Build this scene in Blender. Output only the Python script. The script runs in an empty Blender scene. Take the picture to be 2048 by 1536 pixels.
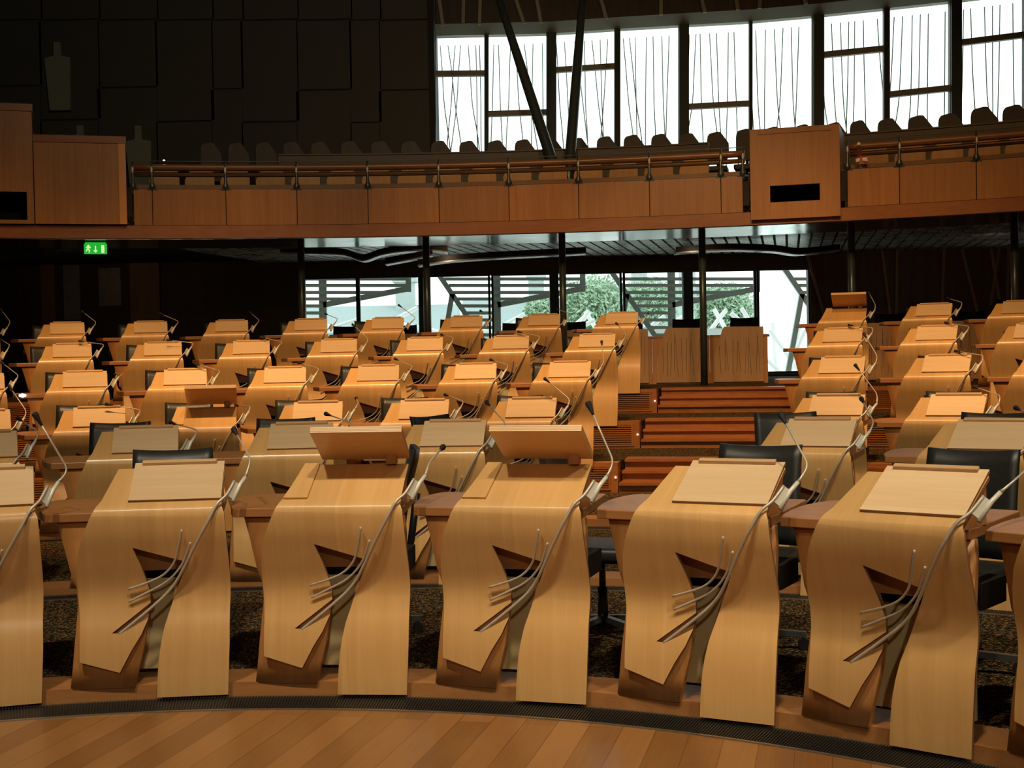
import bpy, bmesh, math, random
from mathutils import Vector, Matrix
random.seed(7)
scene = bpy.context.scene
COL = scene.collection
S = 1.2                                   # desk model unit -> metres
CX, CY = -1.2743, 2.0046                  # centre of the seating arcs
ROWR = [4.141, 6.798, 9.351, 11.545, 13.626, 15.757]
ROWZ = [0.0, 0.049, 0.111, 0.401, 0.704, 1.008]
CARP = [z + 0.045 for z in ROWZ]
EYE = Vector((0.0, 0.0, 1.523))
FPX = 2727.27
PITCH, ROLL = -0.02074, -0.01952

# ------------------------------------------------------------------ camera
cp, sp, cr, sr = math.cos(PITCH), math.sin(PITCH), math.cos(ROLL), math.sin(ROLL)
r0, u0, FWD = Vector((1, 0, 0)), Vector((0, -sp, cp)), Vector((0, cp, sp))
RIGHT = cr * r0 + sr * u0
UP = -sr * r0 + cr * u0
cam = bpy.data.cameras.new('camera')
camo = bpy.data.objects.new('camera', cam)
COL.objects.link(camo)
cam.sensor_width = 36.0
cam.lens = 36.0 * FPX / 2048.0
cam.clip_end = 400
m3 = Matrix((RIGHT, UP, -FWD)).transposed()
camo.matrix_world = Matrix.Translation(EYE) @ m3.to_4x4()
scene.camera = camo


def ray(px, py):
    return FWD + RIGHT * ((px - 1024.0) / FPX) - UP * ((py - 768.0) / FPX)


def at(px, py, Y):
    d = ray(px, py)
    return EYE + d * (Y / d.y)


def on_arc(px, py, R):
    """point of the cylinder of radius R about the seating centre seen at a pixel"""
    d = ray(px, py)
    ox, oy = EYE.x - CX, EYE.y - CY
    a = d.x * d.x + d.y * d.y
    b = 2 * (ox * d.x + oy * d.y)
    c = ox * ox + oy * oy - R * R
    t = (-b + math.sqrt(b * b - 4 * a * c)) / (2 * a)
    return EYE + d * t


def ang(px, R, py=450):
    p = on_arc(px, py, R)
    return math.atan2(p.x - CX, p.y - CY)


def pol(R, a, z=0.0):
    return Vector((CX + R * math.sin(a), CY + R * math.cos(a), z))


# ------------------------------------------------------------------ materials
def new_mat(name):
    m = bpy.data.materials.new(name)
    m.use_nodes = True
    nt = m.node_tree
    b = nt.nodes['Principled BSDF']
    return m, nt, b


def setp(b, **k):
    for n, v in k.items():
        n = {'base': 'Base Color', 'rough': 'Roughness', 'metal': 'Metallic', 'spec': 'Specular IOR Level', 'coat': 'Coat Weight',
             'coatr': 'Coat Roughness', 'emit': 'Emission Color', 'emits': 'Emission Strength'}[n]
        if n in b.inputs:
            b.inputs[n].default_value = (*v, 1.0) if isinstance(v, tuple) else v


def plain(name, col, rough=0.5, metal=0.0, spec=0.5, noise=0.0, nscale=30.0, emit=None, emits=0.0):
    m, nt, b = new_mat(name)
    setp(b, base=col, rough=rough, metal=metal, spec=spec)
    if emit:
        setp(b, emit=emit, emits=emits)
    tc = nt.nodes.new('ShaderNodeTexCoord')
    n = nt.nodes.new('ShaderNodeTexNoise')
    n.inputs['Scale'].default_value = nscale
    n.inputs['Detail'].default_value = 4
    nt.links.new(tc.outputs['Object'], n.inputs['Vector'])
    mr = nt.nodes.new('ShaderNodeMapRange')
    mr.inputs['To Min'].default_value = max(0.0, rough - 0.08)
    mr.inputs['To Max'].default_value = min(1.0, rough + 0.08)
    nt.links.new(n.outputs['Fac'], mr.inputs['Value'])
    nt.links.new(mr.outputs['Result'], b.inputs['Roughness'])
    if noise > 0:
        hs = nt.nodes.new('ShaderNodeMapRange')
        hs.inputs['To Min'].default_value = 1 - noise
        hs.inputs['To Max'].default_value = 1 + noise
        nt.links.new(n.outputs['Fac'], hs.inputs['Value'])
        mx = nt.nodes.new('ShaderNodeVectorMath')
        mx.operation = 'SCALE'
        mx.inputs[0].default_value = col
        nt.links.new(hs.outputs['Result'], mx.inputs['Scale'])
        nt.links.new(mx.outputs['Vector'], b.inputs['Base Color'])
    return m


def wood(name, light, dark, scale=(40, 2, 40), rough=0.4, coords='Object', spec=0.5, var=0.35, coat=0.0, coatr=0.2, tint=0.10, seam=None):
    """stretched two-frequency grain; the short axis of `scale` runs along the grain"""
    m, nt, b = new_mat(name)
    setp(b, rough=rough, spec=spec, coat=coat, coatr=coatr)
    N, L = nt.nodes.new, nt.links.new
    tc = N('ShaderNodeTexCoord')
    oi = N('ShaderNodeObjectInfo')
    add = N('ShaderNodeVectorMath'); add.operation = 'ADD'
    sc = N('ShaderNodeVectorMath'); sc.operation = 'SCALE'
    cmb = N('ShaderNodeCombineXYZ')
    for i in range(3):
        L(oi.outputs['Random'], cmb.inputs[i])
    L(cmb.outputs[0], sc.inputs[0]); sc.inputs['Scale'].default_value = 17.0
    L(tc.outputs[coords], add.inputs[0]); L(sc.outputs['Vector'], add.inputs[1])
    mp = N('ShaderNodeMapping'); mp.inputs['Scale'].default_value = scale
    L(add.outputs['Vector'], mp.inputs['Vector'])
    fine = N('ShaderNodeTexNoise'); fine.inputs['Scale'].default_value = 4.0; fine.inputs['Detail'].default_value = 6; fine.inputs['Roughness'].default_value = 0.65
    L(mp.outputs[0], fine.inputs['Vector'])
    broad = N('ShaderNodeTexNoise'); broad.inputs['Scale'].default_value = 0.55; broad.inputs['Detail'].default_value = 3; broad.inputs['Distortion'].default_value = 1.2
    L(mp.outputs[0], broad.inputs['Vector'])
    mix = N('ShaderNodeMix'); mix.data_type = 'FLOAT'; mix.inputs[0].default_value = var
    L(broad.outputs['Fac'], mix.inputs[2]); L(fine.outputs['Fac'], mix.inputs[3])
    cr_ = N('ShaderNodeValToRGB')
    cr_.color_ramp.elements[0].position = 0.33; cr_.color_ramp.elements[0].color = (*dark, 1)
    cr_.color_ramp.elements[1].position = 0.66; cr_.color_ramp.elements[1].color = (*light, 1)
    L(mix.outputs[0], cr_.inputs[0])
    tv = N('ShaderNodeMapRange'); tv.inputs['To Min'].default_value = 1 - tint; tv.inputs['To Max'].default_value = 1 + tint
    L(oi.outputs['Random'], tv.inputs['Value'])
    vs = N('ShaderNodeVectorMath'); vs.operation = 'SCALE'
    L(cr_.outputs[0], vs.inputs[0]); L(tv.outputs['Result'], vs.inputs['Scale'])
    last = vs
    if seam is not None:                       # two veneer leaves meet at x = seam
        sx_ = N('ShaderNodeSeparateXYZ'); L(tc.outputs[coords], sx_.inputs[0])
        gt = N('ShaderNodeMath'); gt.operation = 'GREATER_THAN'; gt.inputs[1].default_value = seam
        L(sx_.outputs[0], gt.inputs[0])
        sm_ = N('ShaderNodeMapRange'); sm_.inputs['To Min'].default_value = .97; sm_.inputs['To Max'].default_value = 1.06
        L(gt.outputs[0], sm_.inputs['Value'])
        v2 = N('ShaderNodeVectorMath'); v2.operation = 'SCALE'
        L(vs.outputs['Vector'], v2.inputs[0]); L(sm_.outputs['Result'], v2.inputs['Scale'])
        last = v2
    L(last.outputs['Vector'], b.inputs['Base Color'])
    bp = N('ShaderNodeBump'); bp.inputs['Strength'].default_value = 0.04; bp.inputs['Distance'].default_value = 0.01
    L(fine.outputs['Fac'], bp.inputs['Height']); L(bp.outputs[0], b.inputs['Normal'])
    return m


MAPLE_L, MAPLE_D = (0.79, 0.47, 0.185), (0.69, 0.39, 0.138)
M = {}
M['maple'] = wood('maple_veneer', MAPLE_L, MAPLE_D, (26, 1.1, 26), 0.36, 'UV', coat=0.85, coatr=0.26, seam=.062)
M['maple_x'] = wood('maple_lid_veneer', (0.82, 0.59, 0.35), (0.74, 0.505, 0.28), (1.8, 30, 30), 0.42, 'Object', coat=0.2, coatr=0.3)
M['maple_o'] = wood('maple_slope_veneer', MAPLE_L, MAPLE_D, (30, 1.6, 1.6), 0.36, 'Object', coat=0.4, coatr=0.25)
M['maple_u'] = wood('maple_lid_underside', (0.80, 0.48, 0.20), (0.72, 0.41, 0.155), (1.8, 30, 30), 0.42, 'Object', coat=0.1)
M['ply'] = wood('plywood_edge', (0.72, 0.48, 0.26), (0.50, 0.30, 0.14), (0.8, 150, 150), 0.5, 'Object', var=0.1)
M['edge'] = wood('veneer_edge', (0.34, 0.17, 0.075), (0.26, 0.12, 0.05), (8, 8, 8), 0.5, 'Object')
M['oak'] = wood('oak_veneer', (0.62, 0.285, 0.095), (0.50, 0.215, 0.065), (34, 34, 1.6), 0.42, 'Object', coat=0.1)
M['oak_x'] = wood('oak_table_veneer', (0.45, 0.20, 0.070), (0.36, 0.15, 0.045), (1.6, 34, 34), 0.40, 'Object', coat=0.2, coatr=0.25)
M['gallery'] = wood('gallery_oak', (0.43, 0.195, 0.056), (0.33, 0.135, 0.034), (22, 22, 1.0), 0.42, 'Object', tint=0.12)
M['gallery_x'] = wood('gallery_rail_wood', (0.36, 0.145, 0.05), (0.28, 0.105, 0.034), (1, 25, 25), 0.35, 'Object', coat=0.3)
M['stairwood'] = wood('stair_wood', (0.40, 0.150, 0.040), (0.29, 0.098, 0.024), (1.2, 26, 26), 0.42, 'Object', coat=0.1)
M['panelwood'] = wood('engraved_panel_wood', (0.64, 0.37, 0.17), (0.54, 0.29, 0.12), (20, 20, 1.2), 0.45, 'Object')
M['engrave'] = plain('engraved_groove', (0.07, 0.028, 0.01), 0.7, noise=0.2)
M['kerb'] = wood('kerb_wood', (0.42, 0.185, 0.06), (0.33, 0.135, 0.04), (1.6, 26, 26), 0.45, 'Object')
M['steel'] = plain('satin_steel', (0.60, 0.53, 0.43), 0.36, 0.25, noise=0.08)
M['alu'] = plain('silver_holder', (0.76, 0.73, 0.62), 0.4, 0.1, noise=0.06)
M['foam'] = plain('black_foam', (0.012, 0.012, 0.013), 0.75, noise=0.4, nscale=200)
M['cream'] = plain('cream_board', (0.70, 0.58, 0.30), 0.55, noise=0.1, nscale=8)
M['dark'] = plain('dark_cavity', (0.02, 0.013, 0.008), 0.8, noise=0.2)
M['leather'] = plain('black_leather', (0.018, 0.019, 0.018), 0.42, noise=0.25, nscale=60, spec=0.45)
M['plastic'] = plain('black_plastic', (0.014, 0.014, 0.015), 0.4, noise=0.15)
M['chairmetal'] = plain('grey_chair_metal', (0.16, 0.17, 0.18), 0.35, 0.7, noise=0.1)
M['mullion'] = plain('dark_window_frame', (0.05, 0.045, 0.03), 0.5, 0.1, noise=0.15)
M['mullion_grey'] = plain('grey_mullion', (0.075, 0.085, 0.075), 0.5, 0.2, noise=0.12)
M['lintel'] = plain('pale_lintel', (0.30, 0.27, 0.20), 0.6, noise=0.1)
M['strut'] = plain('painted_grey_steel', (0.07, 0.085, 0.08), 0.3, 0.4, noise=0.1)
M['wall'] = plain('dark_concrete_panel', (0.085, 0.075, 0.055), 0.75, noise=0.2, nscale=1.5)
M['walljoint'] = plain('dark_joint', (0.035, 0.031, 0.023), 0.9, noise=0.2)
M['cutout'] = plain('pale_relief_panel', (0.30, 0.29, 0.20), 0.7, noise=0.12, nscale=3)
M['lowwall'] = wood('dark_back_wall_wood', (0.17, 0.10, 0.055), (0.12, 0.065, 0.035), (14, 14, 0.8), 0.55, 'Object')
M['batten'] = wood('wall_batten_wood', (0.52, 0.31, 0.15), (0.40, 0.22, 0.10), (20, 20, 1), 0.5, 'Object')
M['fascia_wall'] = wood('upper_fascia_wood', (0.085, 0.062, 0.036), (0.06, 0.043, 0.025), (12, 12, 1), 0.6, 'Object')
M['upbatten'] = wood('upper_batten_wood', (0.36, 0.29, 0.17), (0.28, 0.22, 0.12), (20, 20, 1), 0.5, 'Object')
M['soffit'] = plain('polished_soffit', (0.55, 0.60, 0.60), 0.14, 0.95, noise=0.1, nscale=3)
M['slat'] = plain('grey_ceiling_board', (0.62, 0.61, 0.53), 0.28, 0.25, noise=0.1, nscale=4)
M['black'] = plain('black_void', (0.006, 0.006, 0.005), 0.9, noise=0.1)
M['baffle'] = plain('dark_baffle', (0.03, 0.032, 0.03), 0.35, 0.3, noise=0.1)
M['seatback'] = plain('gallery_seat_dark', (0.085, 0.06, 0.035), 0.55, noise=0.15, nscale=12)
M['tan_seat'] = wood('gallery_seat_wood', (0.78, 0.37, 0.12), (0.66, 0.29, 0.085), (15, 15, 1), 0.45, 'Object')
M['ledge'] = wood('gallery_ledge_wood', (0.13, 0.085, 0.045), (0.095, 0.06, 0.03), (1, 18, 18), 0.5, 'Object')
M['ceil'] = plain('dark_ceiling', (0.05, 0.045, 0.035), 0.85, noise=0.2, nscale=2)
M['room'] = plain('dark_room_wall', (0.07, 0.055, 0.04), 0.8, noise=0.2, nscale=2)
M['louvre'] = plain('grey_green_metal', (0.50, 0.62, 0.59), 0.6, 0.0, noise=0.1)
M['slate'] = plain('pale_slate_roof', (0.30, 0.37, 0.37), 0.7, noise=0.15, nscale=6)
M['stone'] = plain('pale_stone', (0.40, 0.46, 0.45), 0.8, noise=0.12, nscale=4)
M['whitepole'] = plain('white_painted_pole', (0.86, 0.88, 0.86), 0.5, noise=0.04)
M['stick'] = plain('weathered_stick', (0.50, 0.60, 0.55), 0.7, noise=0.15)
M['leaf'] = plain('green_leaf', (0.36, 0.50, 0.35), 0.6, noise=0.3, nscale=5)
M['bark'] = plain('tree_bark', (0.16, 0.12, 0.08), 0.9, noise=0.3)
M['paving'] = plain('pale_paving', (0.78, 0.80, 0.78), 0.8, noise=0.1, nscale=3)
M['signgreen'] = plain('lit_green_sign', (0.02, 0.35, 0.05), 0.5, emit=(0.015, 0.42, 0.03), emits=1.0)
M['signwhite'] = plain('lit_white_pictogram', (0.8, 0.9, 0.7), 0.5, emit=(0.62, 0.85, 0.42), emits=1.0)
M['ledlight'] = plain('small_lit_lens', (0.9, 0.85, 0.8), 0.5, emit=(1.0, 0.88, 0.80), emits=3.0)
M['tape_red'] = plain('red_tape', (0.42, 0.02, 0.03), 0.4, noise=0.1)
M['tape_maroon'] = plain('maroon_cloth', (0.10, 0.012, 0.012), 0.6, noise=0.15)
M['tape_white'] = plain('white_tape', (0.85, 0.83, 0.80), 0.4, noise=0.05)
M['grille_dark'] = plain('dark_grille_channel', (0.012, 0.011, 0.010), 0.6, noise=0.2)
M['grille_bar'] = plain('grille_bar_metal', (0.018, 0.017, 0.014), 0.45, 0.2, noise=0.1)
M['grille_edge'] = plain('grille_edge_metal', (0.38, 0.36, 0.29), 0.35, 0.85, noise=0.1)


def glass_mat():
    m = bpy.data.materials.new('window_glass'); m.use_nodes = True
    nt = m.node_tree; nt.nodes.remove(nt.nodes['Principled BSDF'])
    out = nt.nodes['Material Output']
    tr = nt.nodes.new('ShaderNodeBsdfTransparent'); tr.inputs[0].default_value = (0.93, 0.97, 0.955, 1)
    gl = nt.nodes.new('ShaderNodeBsdfGlossy'); gl.inputs['Roughness'].default_value = 0.03
    lw = nt.nodes.new('ShaderNodeLayerWeight'); lw.inputs[0].default_value = 0.15
    mx = nt.nodes.new('ShaderNodeMixShader')
    mr = nt.nodes.new('ShaderNodeMapRange'); mr.inputs['To Max'].default_value = 0.35
    nt.links.new(lw.outputs['Fresnel'], mr.inputs['Value']); nt.links.new(mr.outputs['Result'], mx.inputs[0])
    nt.links.new(tr.outputs[0], mx.inputs[1]); nt.links.new(gl.outputs[0], mx.inputs[2])
    nt.links.new(mx.outputs[0], out.inputs['Surface'])
    return m


M['glass'] = glass_mat()


def carpet_mat():
    m, nt, b = new_mat('looped_carpet')
    setp(b, rough=0.95, spec=0.1)
    N, L = nt.nodes.new, nt.links.new
    tc = N('ShaderNodeTexCoord')
    mp = N('ShaderNodeMapping'); mp.inputs['Scale'].default_value = (1, 1, 0.3); mp.inputs['Rotation'].default_value = (0, 0, 0.5)
    L(tc.outputs['Object'], mp.inputs['Vector'])
    v = N('ShaderNodeTexVoronoi'); v.inputs['Scale'].default_value = 75
    L(mp.outputs[0], v.inputs['Vector'])
    rp = N('ShaderNodeValToRGB')
    rp.color_ramp.elements[0].position = 0.1; rp.color_ramp.elements[0].color = (1, 1, 1, 1)
    rp.color_ramp.elements[1].position = 0.62; rp.color_ramp.elements[1].color = (0.05, 0.05, 0.05, 1)
    L(v.outputs['Distance'], rp.inputs[0])
    sep = N('ShaderNodeSeparateColor'); L(v.outputs['Color'], sep.inputs[0])
    cr_ = N('ShaderNodeValToRGB')
    cr_.color_ramp.interpolation = 'CONSTANT'
    e = cr_.color_ramp.elements
    e[0].position = 0.0; e[0].color = (0.075, 0.07, 0.045, 1)
    e[1].position = 0.40; e[1].color = (0.55, 0.21, 0.07, 1)
    for p_, c_ in ((0.62, (0.46, 0.34, 0.13, 1)), (0.80, (0.16, 0.17, 0.08, 1))):
        x = e.new(p_); x.color = c_
    L(sep.outputs[0], cr_.inputs[0])
    mx = N('ShaderNodeMix'); mx.data_type = 'RGBA'; mx.blend_type = 'MULTIPLY'; mx.inputs[0].default_value = 1
    L(cr_.outputs[0], mx.inputs[6]); L(rp.outputs[0], mx.inputs[7])
    L(mx.outputs[2], b.inputs['Base Color'])
    bp = N('ShaderNodeBump'); bp.inputs['Strength'].default_value = 0.8; bp.inputs['Distance'].default_value = 0.01; bp.invert = True
    L(v.outputs['Distance'], bp.inputs['Height']); L(bp.outputs[0], b.inputs['Normal'])
    return m


M['carpet'] = carpet_mat()


def planks_mat():
    m, nt, b = new_mat('chamber_floor_planks')
    setp(b, rough=0.34, spec=0.5)
    N, L = nt.nodes.new, nt.links.new
    tc = N('ShaderNodeTexCoord')
    mp = N('ShaderNodeMapping'); mp.inputs['Rotation'].default_value = (0, 0, math.radians(-77))
    L(tc.outputs['Object'], mp.inputs['Vector'])
    br = N('ShaderNodeTexBrick')
    br.inputs['Scale'].default_value = 1.0
    br.inputs['Brick Width'].default_value = 3.4; br.inputs['Row Height'].default_value = 0.14
    br.inputs['Mortar Size'].default_value = 0.0016; br.inputs['Bias'].default_value = 0.0
    br.inputs['Color1'].default_value = (0.0, 0, 0, 1); br.inputs['Color2'].default_value = (1, 1, 1, 1); br.inputs['Mortar'].default_value = (0.5, 0.5, 0.5, 1)
    br.offset = 0.37
    L(mp.outputs[0], br.inputs['Vector'])
    mp2 = N('ShaderNodeMapping'); mp2.inputs['Scale'].default_value = (1.3, 26, 1)
    L(mp.outputs[0], mp2.inputs['Vector'])
    n = N('ShaderNodeTexNoise'); n.inputs['Scale'].default_value = 2.5; n.inputs['Detail'].default_value = 5
    L(mp2.outputs[0], n.inputs['Vector'])
    sep = N('ShaderNodeSeparateColor'); L(br.outputs['Color'], sep.inputs[0])
    ad = N('ShaderNodeMath'); ad.operation = 'MULTIPLY_ADD'; ad.inputs[1].default_value = 0.45
    L(n.outputs['Fac'], ad.inputs[0])
    m2 = N('ShaderNodeMath'); m2.operation = 'MULTIPLY'; m2.inputs[1].default_value = 0.55
    L(sep.outputs[0], m2.inputs[0]); L(m2.outputs[0], ad.inputs[2])
    cr_ = N('ShaderNodeValToRGB')
    cr_.color_ramp.elements[0].position = 0.1; cr_.color_ramp.elements[0].color = (0.20, 0.080, 0.020, 1)
    cr_.color_ramp.elements[1].position = 0.85; cr_.color_ramp.elements[1].color = (0.38, 0.175, 0.055, 1)
    L(ad.outputs[0], cr_.inputs[0])
    mx = N('ShaderNodeMix'); mx.data_type = 'RGBA'
    L(br.outputs['Fac'], mx.inputs[0]); L(cr_.outputs[0], mx.inputs[6]); mx.inputs[7].default_value = (0.13, 0.055, 0.018, 1)
    L(mx.outputs[2], b.inputs['Base Color'])
    return m


M['planks'] = planks_mat()


# ------------------------------------------------------------------ mesh builder
class MB:
    def __init__(s):
        s.v, s.f, s.mi, s.sm = [], [], [], []

    def face(s, idx, mi=0, sm=False):
        s.f.append(tuple(idx)); s.mi.append(mi); s.sm.append(sm)

    def quad(s, a, b, c, d, mi=0):
        n = len(s.v); s.v += [Vector(a), Vector(b), Vector(c), Vector(d)]
        s.face((n, n + 1, n + 2, n + 3), mi)

    def hexa(s, p, mi=0):
        n = len(s.v); s.v += [Vector(q) for q in p]
        for f in ((3, 2, 1, 0), (4, 5, 6, 7), (0, 1, 5, 4), (1, 2, 6, 5), (2, 3, 7, 6), (3, 0, 4, 7)):
            s.face([n + i for i in f], mi)

    def box(s, x0, x1, y0, y1, z0, z1, mi=0):
        s.hexa([(x0, y0, z0), (x1, y0, z0), (x1, y1, z0), (x0, y1, z0), (x0, y0, z1), (x1, y0, z1), (x1, y1, z1), (x0, y1, z1)], mi)

    def bar(s, a, b, w, h, up=(0, 0, 1), mi=0):
        a, b = Vector(a), Vector(b)
        d = (b - a).normalized(); up = Vector(up)
        x = d.cross(up)
        if x.length < 1e-5:
            x = d.cross(Vector((1, 0, 0)))
        x.normalize(); y = x.cross(d)
        x *= w / 2; y *= h / 2
        s.hexa([a - x - y, a + x - y, a + x + y, a - x + y, b - x - y, b + x - y, b + x + y, b - x + y], mi)

    def prism(s, poly, fn, mi=0, mside=None):
        """poly 2-D outline; fn(x, y, k) -> 3-D with k 0/1 the two caps"""
        n = len(s.v); k = len(poly)
        s.v += [Vector(fn(x, y, 0)) for x, y in poly] + [Vector(fn(x, y, 1)) for x, y in poly]
        s.face([n + i for i in range(k)][::-1], mi); s.face([n + k + i for i in range(k)], mi)
        for i in range(k):
            j = (i + 1) % k
            s.face((n + i, n + j, n + k + j, n + k + i), mi if mside is None else mside)

    def tube(s, pts, r, seg=8, mi=0, caps=True):
        pts = [Vector(p) for p in pts]
        rs = r if isinstance(r, (list, tuple)) else [r] * len(pts)
        n0 = len(s.v); prev = None
        for i, p in enumerate(pts):
            t = (pts[min(i + 1, len(pts) - 1)] - pts[max(i - 1, 0)]).normalized()
            if prev is None:
                a = t.orthogonal().normalized()
            else:
                a = (prev - t * prev.dot(t))
                a = a.normalized() if a.length > 1e-6 else t.orthogonal().normalized()
            prev = a; b = t.cross(a)
            for k in range(seg):
                c = 2 * math.pi * k / seg
                s.v.append(p + (a * math.cos(c) + b * math.sin(c)) * rs[i])
        for i in range(len(pts) - 1):
            for k in range(seg):
                k2 = (k + 1) % seg
                s.face((n0 + i * seg + k, n0 + i * seg + k2, n0 + (i + 1) * seg + k2, n0 + (i + 1) * seg + k), mi, True)
        if caps:
            s.face([n0 + k for k in range(seg)][::-1], mi)
            e = n0 + (len(pts) - 1) * seg
            s.face([e + k for k in range(seg)], mi)

    def arc(s, R0, R1, z0, z1, a0, a1, n=24, mi=0):
        """closed ring-sector block about the seating centre"""
        b = len(s.v)
        for i in range(n + 1):
            a = a0 + (a1 - a0) * i / n
            s.v += [pol(R0, a, z0), pol(R1, a, z0), pol(R1, a, z1), pol(R0, a, z1)]
        for i in range(n):
            o, q = b + 4 * i, b + 4 * i + 4
            for j in range(4):
                k = (j + 1) % 4
                s.face((o + j, q + j, q + k, o + k), mi)
        s.face((b, b + 1, b + 2, b + 3), mi); o = b + 4 * n
        s.face((o + 3, o + 2, o + 1, o), mi)

    def deck(s, R0, yend, z0, z1, a0, a1, n=60):
        """ring sector whose outer side stops at the plane y = yend"""
        b = len(s.v)
        for i in range(n + 1):
            a = a0 + (a1 - a0) * i / n
            Ro = max(R0 + .02, min(27.0, (yend - CY) / max(.2, math.cos(a)), (15.9 - abs(CX)) / max(.05, abs(math.sin(a)))))
            s.v += [pol(R0, a, z0), pol(Ro, a, z0), pol(Ro, a, z1), pol(R0, a, z1)]
        for i in range(n):
            o, q = b + 4 * i, b + 4 * i + 4
            for j in range(4):
                k = (j + 1) % 4
                s.face((o + j, q + j, q + k, o + k))
        s.face((b, b + 1, b + 2, b + 3)); o = b + 4 * n
        s.face((o + 3, o + 2, o + 1, o))

    def mesh(s, name, mats):
        me = bpy.data.meshes.new(name)
        me.from_pydata([tuple(v) for v in s.v], [], s.f)
        for m in (mats if isinstance(mats, (list, tuple)) else [mats]):
            me.materials.append(M[m] if isinstance(m, str) else m)
        me.polygons.foreach_set('material_index', s.mi)
        me.polygons.foreach_set('use_smooth', s.sm)
        bm = bmesh.new(); bm.from_mesh(me)
        bmesh.ops.recalc_face_normals(bm, faces=bm.faces)
        bm.to_mesh(me); bm.free()
        me.update()
        return me

    def build(s, name, mats, parent=None, loc=(0, 0, 0), bevel=0.0, seg=2):
        o = bpy.data.objects.new(name, s.mesh(name, mats))
        COL.objects.link(o)
        o.location = loc
        if parent is not None:
            o.parent = parent
        if bevel:
            bevel_mesh(o.data, bevel, seg)
        return o


def bevel_mesh(me, w, seg=2):
    bm = bmesh.new(); bm.from_mesh(me)
    bmesh.ops.remove_doubles(bm, verts=bm.verts, dist=1e-6)
    es = [e for e in bm.edges if len(e.link_faces) == 2 and e.calc_face_angle(0) > 0.5]
    bmesh.ops.bevel(bm, geom=es, offset=w, segments=seg, affect='EDGES', profile=0.5, clamp_overlap=True)
    bm.to_mesh(me); bm.free()


def empty(name, loc=(0, 0, 0), rz=0.0):
    o = bpy.data.objects.new(name, None)
    COL.objects.link(o)
    o.location = loc; o.rotation_euler = (0, 0, rz)
    o.empty_display_size = 0.1
    return o


def tag(o, label, cat, group=None):
    o['label'] = label; o['category'] = cat
    if group:
        o['group'] = group
    return o


def struct(o, label=None):
    o['kind'] = 'structure'
    if label:
        o['label'] = label
    return o


def copy_tree(o, parent=None):
    c = o.copy(); COL.objects.link(c)
    if parent is not None:
        c.parent = parent
    for ch in list(o.children):
        copy_tree(ch, c)
    return c


ORD = ['first', 'second', 'third', 'fourth', 'fifth', 'sixth', 'seventh', 'eighth', 'ninth', 'tenth', 'eleventh', 'twelfth',
       'thirteenth', 'fourteenth', 'fifteenth', 'sixteenth']

# ------------------------------------------------------------------ desk model (desk units, x right, y towards the sitter, z up)
PROF = [(.252, .856), (.15, .8035), (.06, .7570), (.03, .7415), (.011, .7310), (-.003, .7190), (-.0105, .702), (-.0105, .676), (-.001, .62), (.018, .56), (.038, .50),
        (.055, .45), (.065, .41), (.068, .37), (.061, .32), (.049, .27), (.041, .22), (.037, .17), (.036, .10), (.036, .0), (.036, -.03)]


def smooth_prof():
    # Catmull-Rom through the profile points
    out = []
    P = [Vector(p) for p in PROF]
    for i in range(len(P) - 1):
        a, b, c, d = P[max(i - 1, 0)], P[i], P[i + 1], P[min(i + 2, len(P) - 1)]
        for k in range(6):
            t = k / 6
            out.append(0.5 * ((2 * b) + (c - a) * t + (2 * a - 5 * b + 4 * c - d) * t * t + (3 * b - 3 * c + d - a) * t ** 3))
    out.append(P[-1])
    return out


PS = smooth_prof()
SL = [0.0]
for i in range(1, len(PS)):
    SL.append(SL[-1] + (PS[i] - PS[i - 1]).length)


def s_of_z(z):
    for i in range(len(PS) - 1):
        if PS[i].y >= z >= PS[i + 1].y:
            t = (PS[i].y - z) / max(1e-9, PS[i].y - PS[i + 1].y)
            return SL[i] + (SL[i + 1] - SL[i]) * t
    return 0.0 if z > PS[0].y else SL[-1]


def prof_at(s):
    for i in range(len(SL) - 1):
        if SL[i + 1] >= s or i == len(SL) - 2:
            t = (s - SL[i]) / (SL[i + 1] - SL[i])
            p = PS[i].lerp(PS[i + 1], t)
            d = (PS[i + 1] - PS[i]).normalized()
            n = Vector((d.y, -d.x))          # points out of the front face
            if n.x > 0 and n.y < 0:
                n = -n
            return p, n
    return PS[-1], Vector((-1, 0))


def y_front(z):
    return prof_at(s_of_z(z))[0].x


OUTLINE = [(-.122, .855), (.290, .855), (.292, .80), (.296, .745), (.300, .72), (.308, .703), (.312, .64), (.315, .56), (.318, .489), (.319, .415), (.317, .37), (.314, .309),
           (.313, .206), (.308, .1), (.303, .0), (.037, .0), (.042, .087), (.048, .15), (.058, .21), (.071, .27), (.089, .325), (.108, .383), (.134, .444), (.163, .511),
           (-.036, .575), (-.009, .498), (.008, .433), (.017, .394), (.018, .357), (-.125, .249), (-.096, .247), (.012, .318), (.009, .298), (-.016, .241),
           (-.054, .181), (-.098, .100), (-.245, .145), (-.2445, .21), (-.2445, .28), (-.247, .343), (-.250, .40), (-.251, .45), (-.248, .49), (-.238, .55),
           (-.221, .61), (-.200, .66), (-.182, .70), (-.173, .718), (-.152, .752)]


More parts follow.
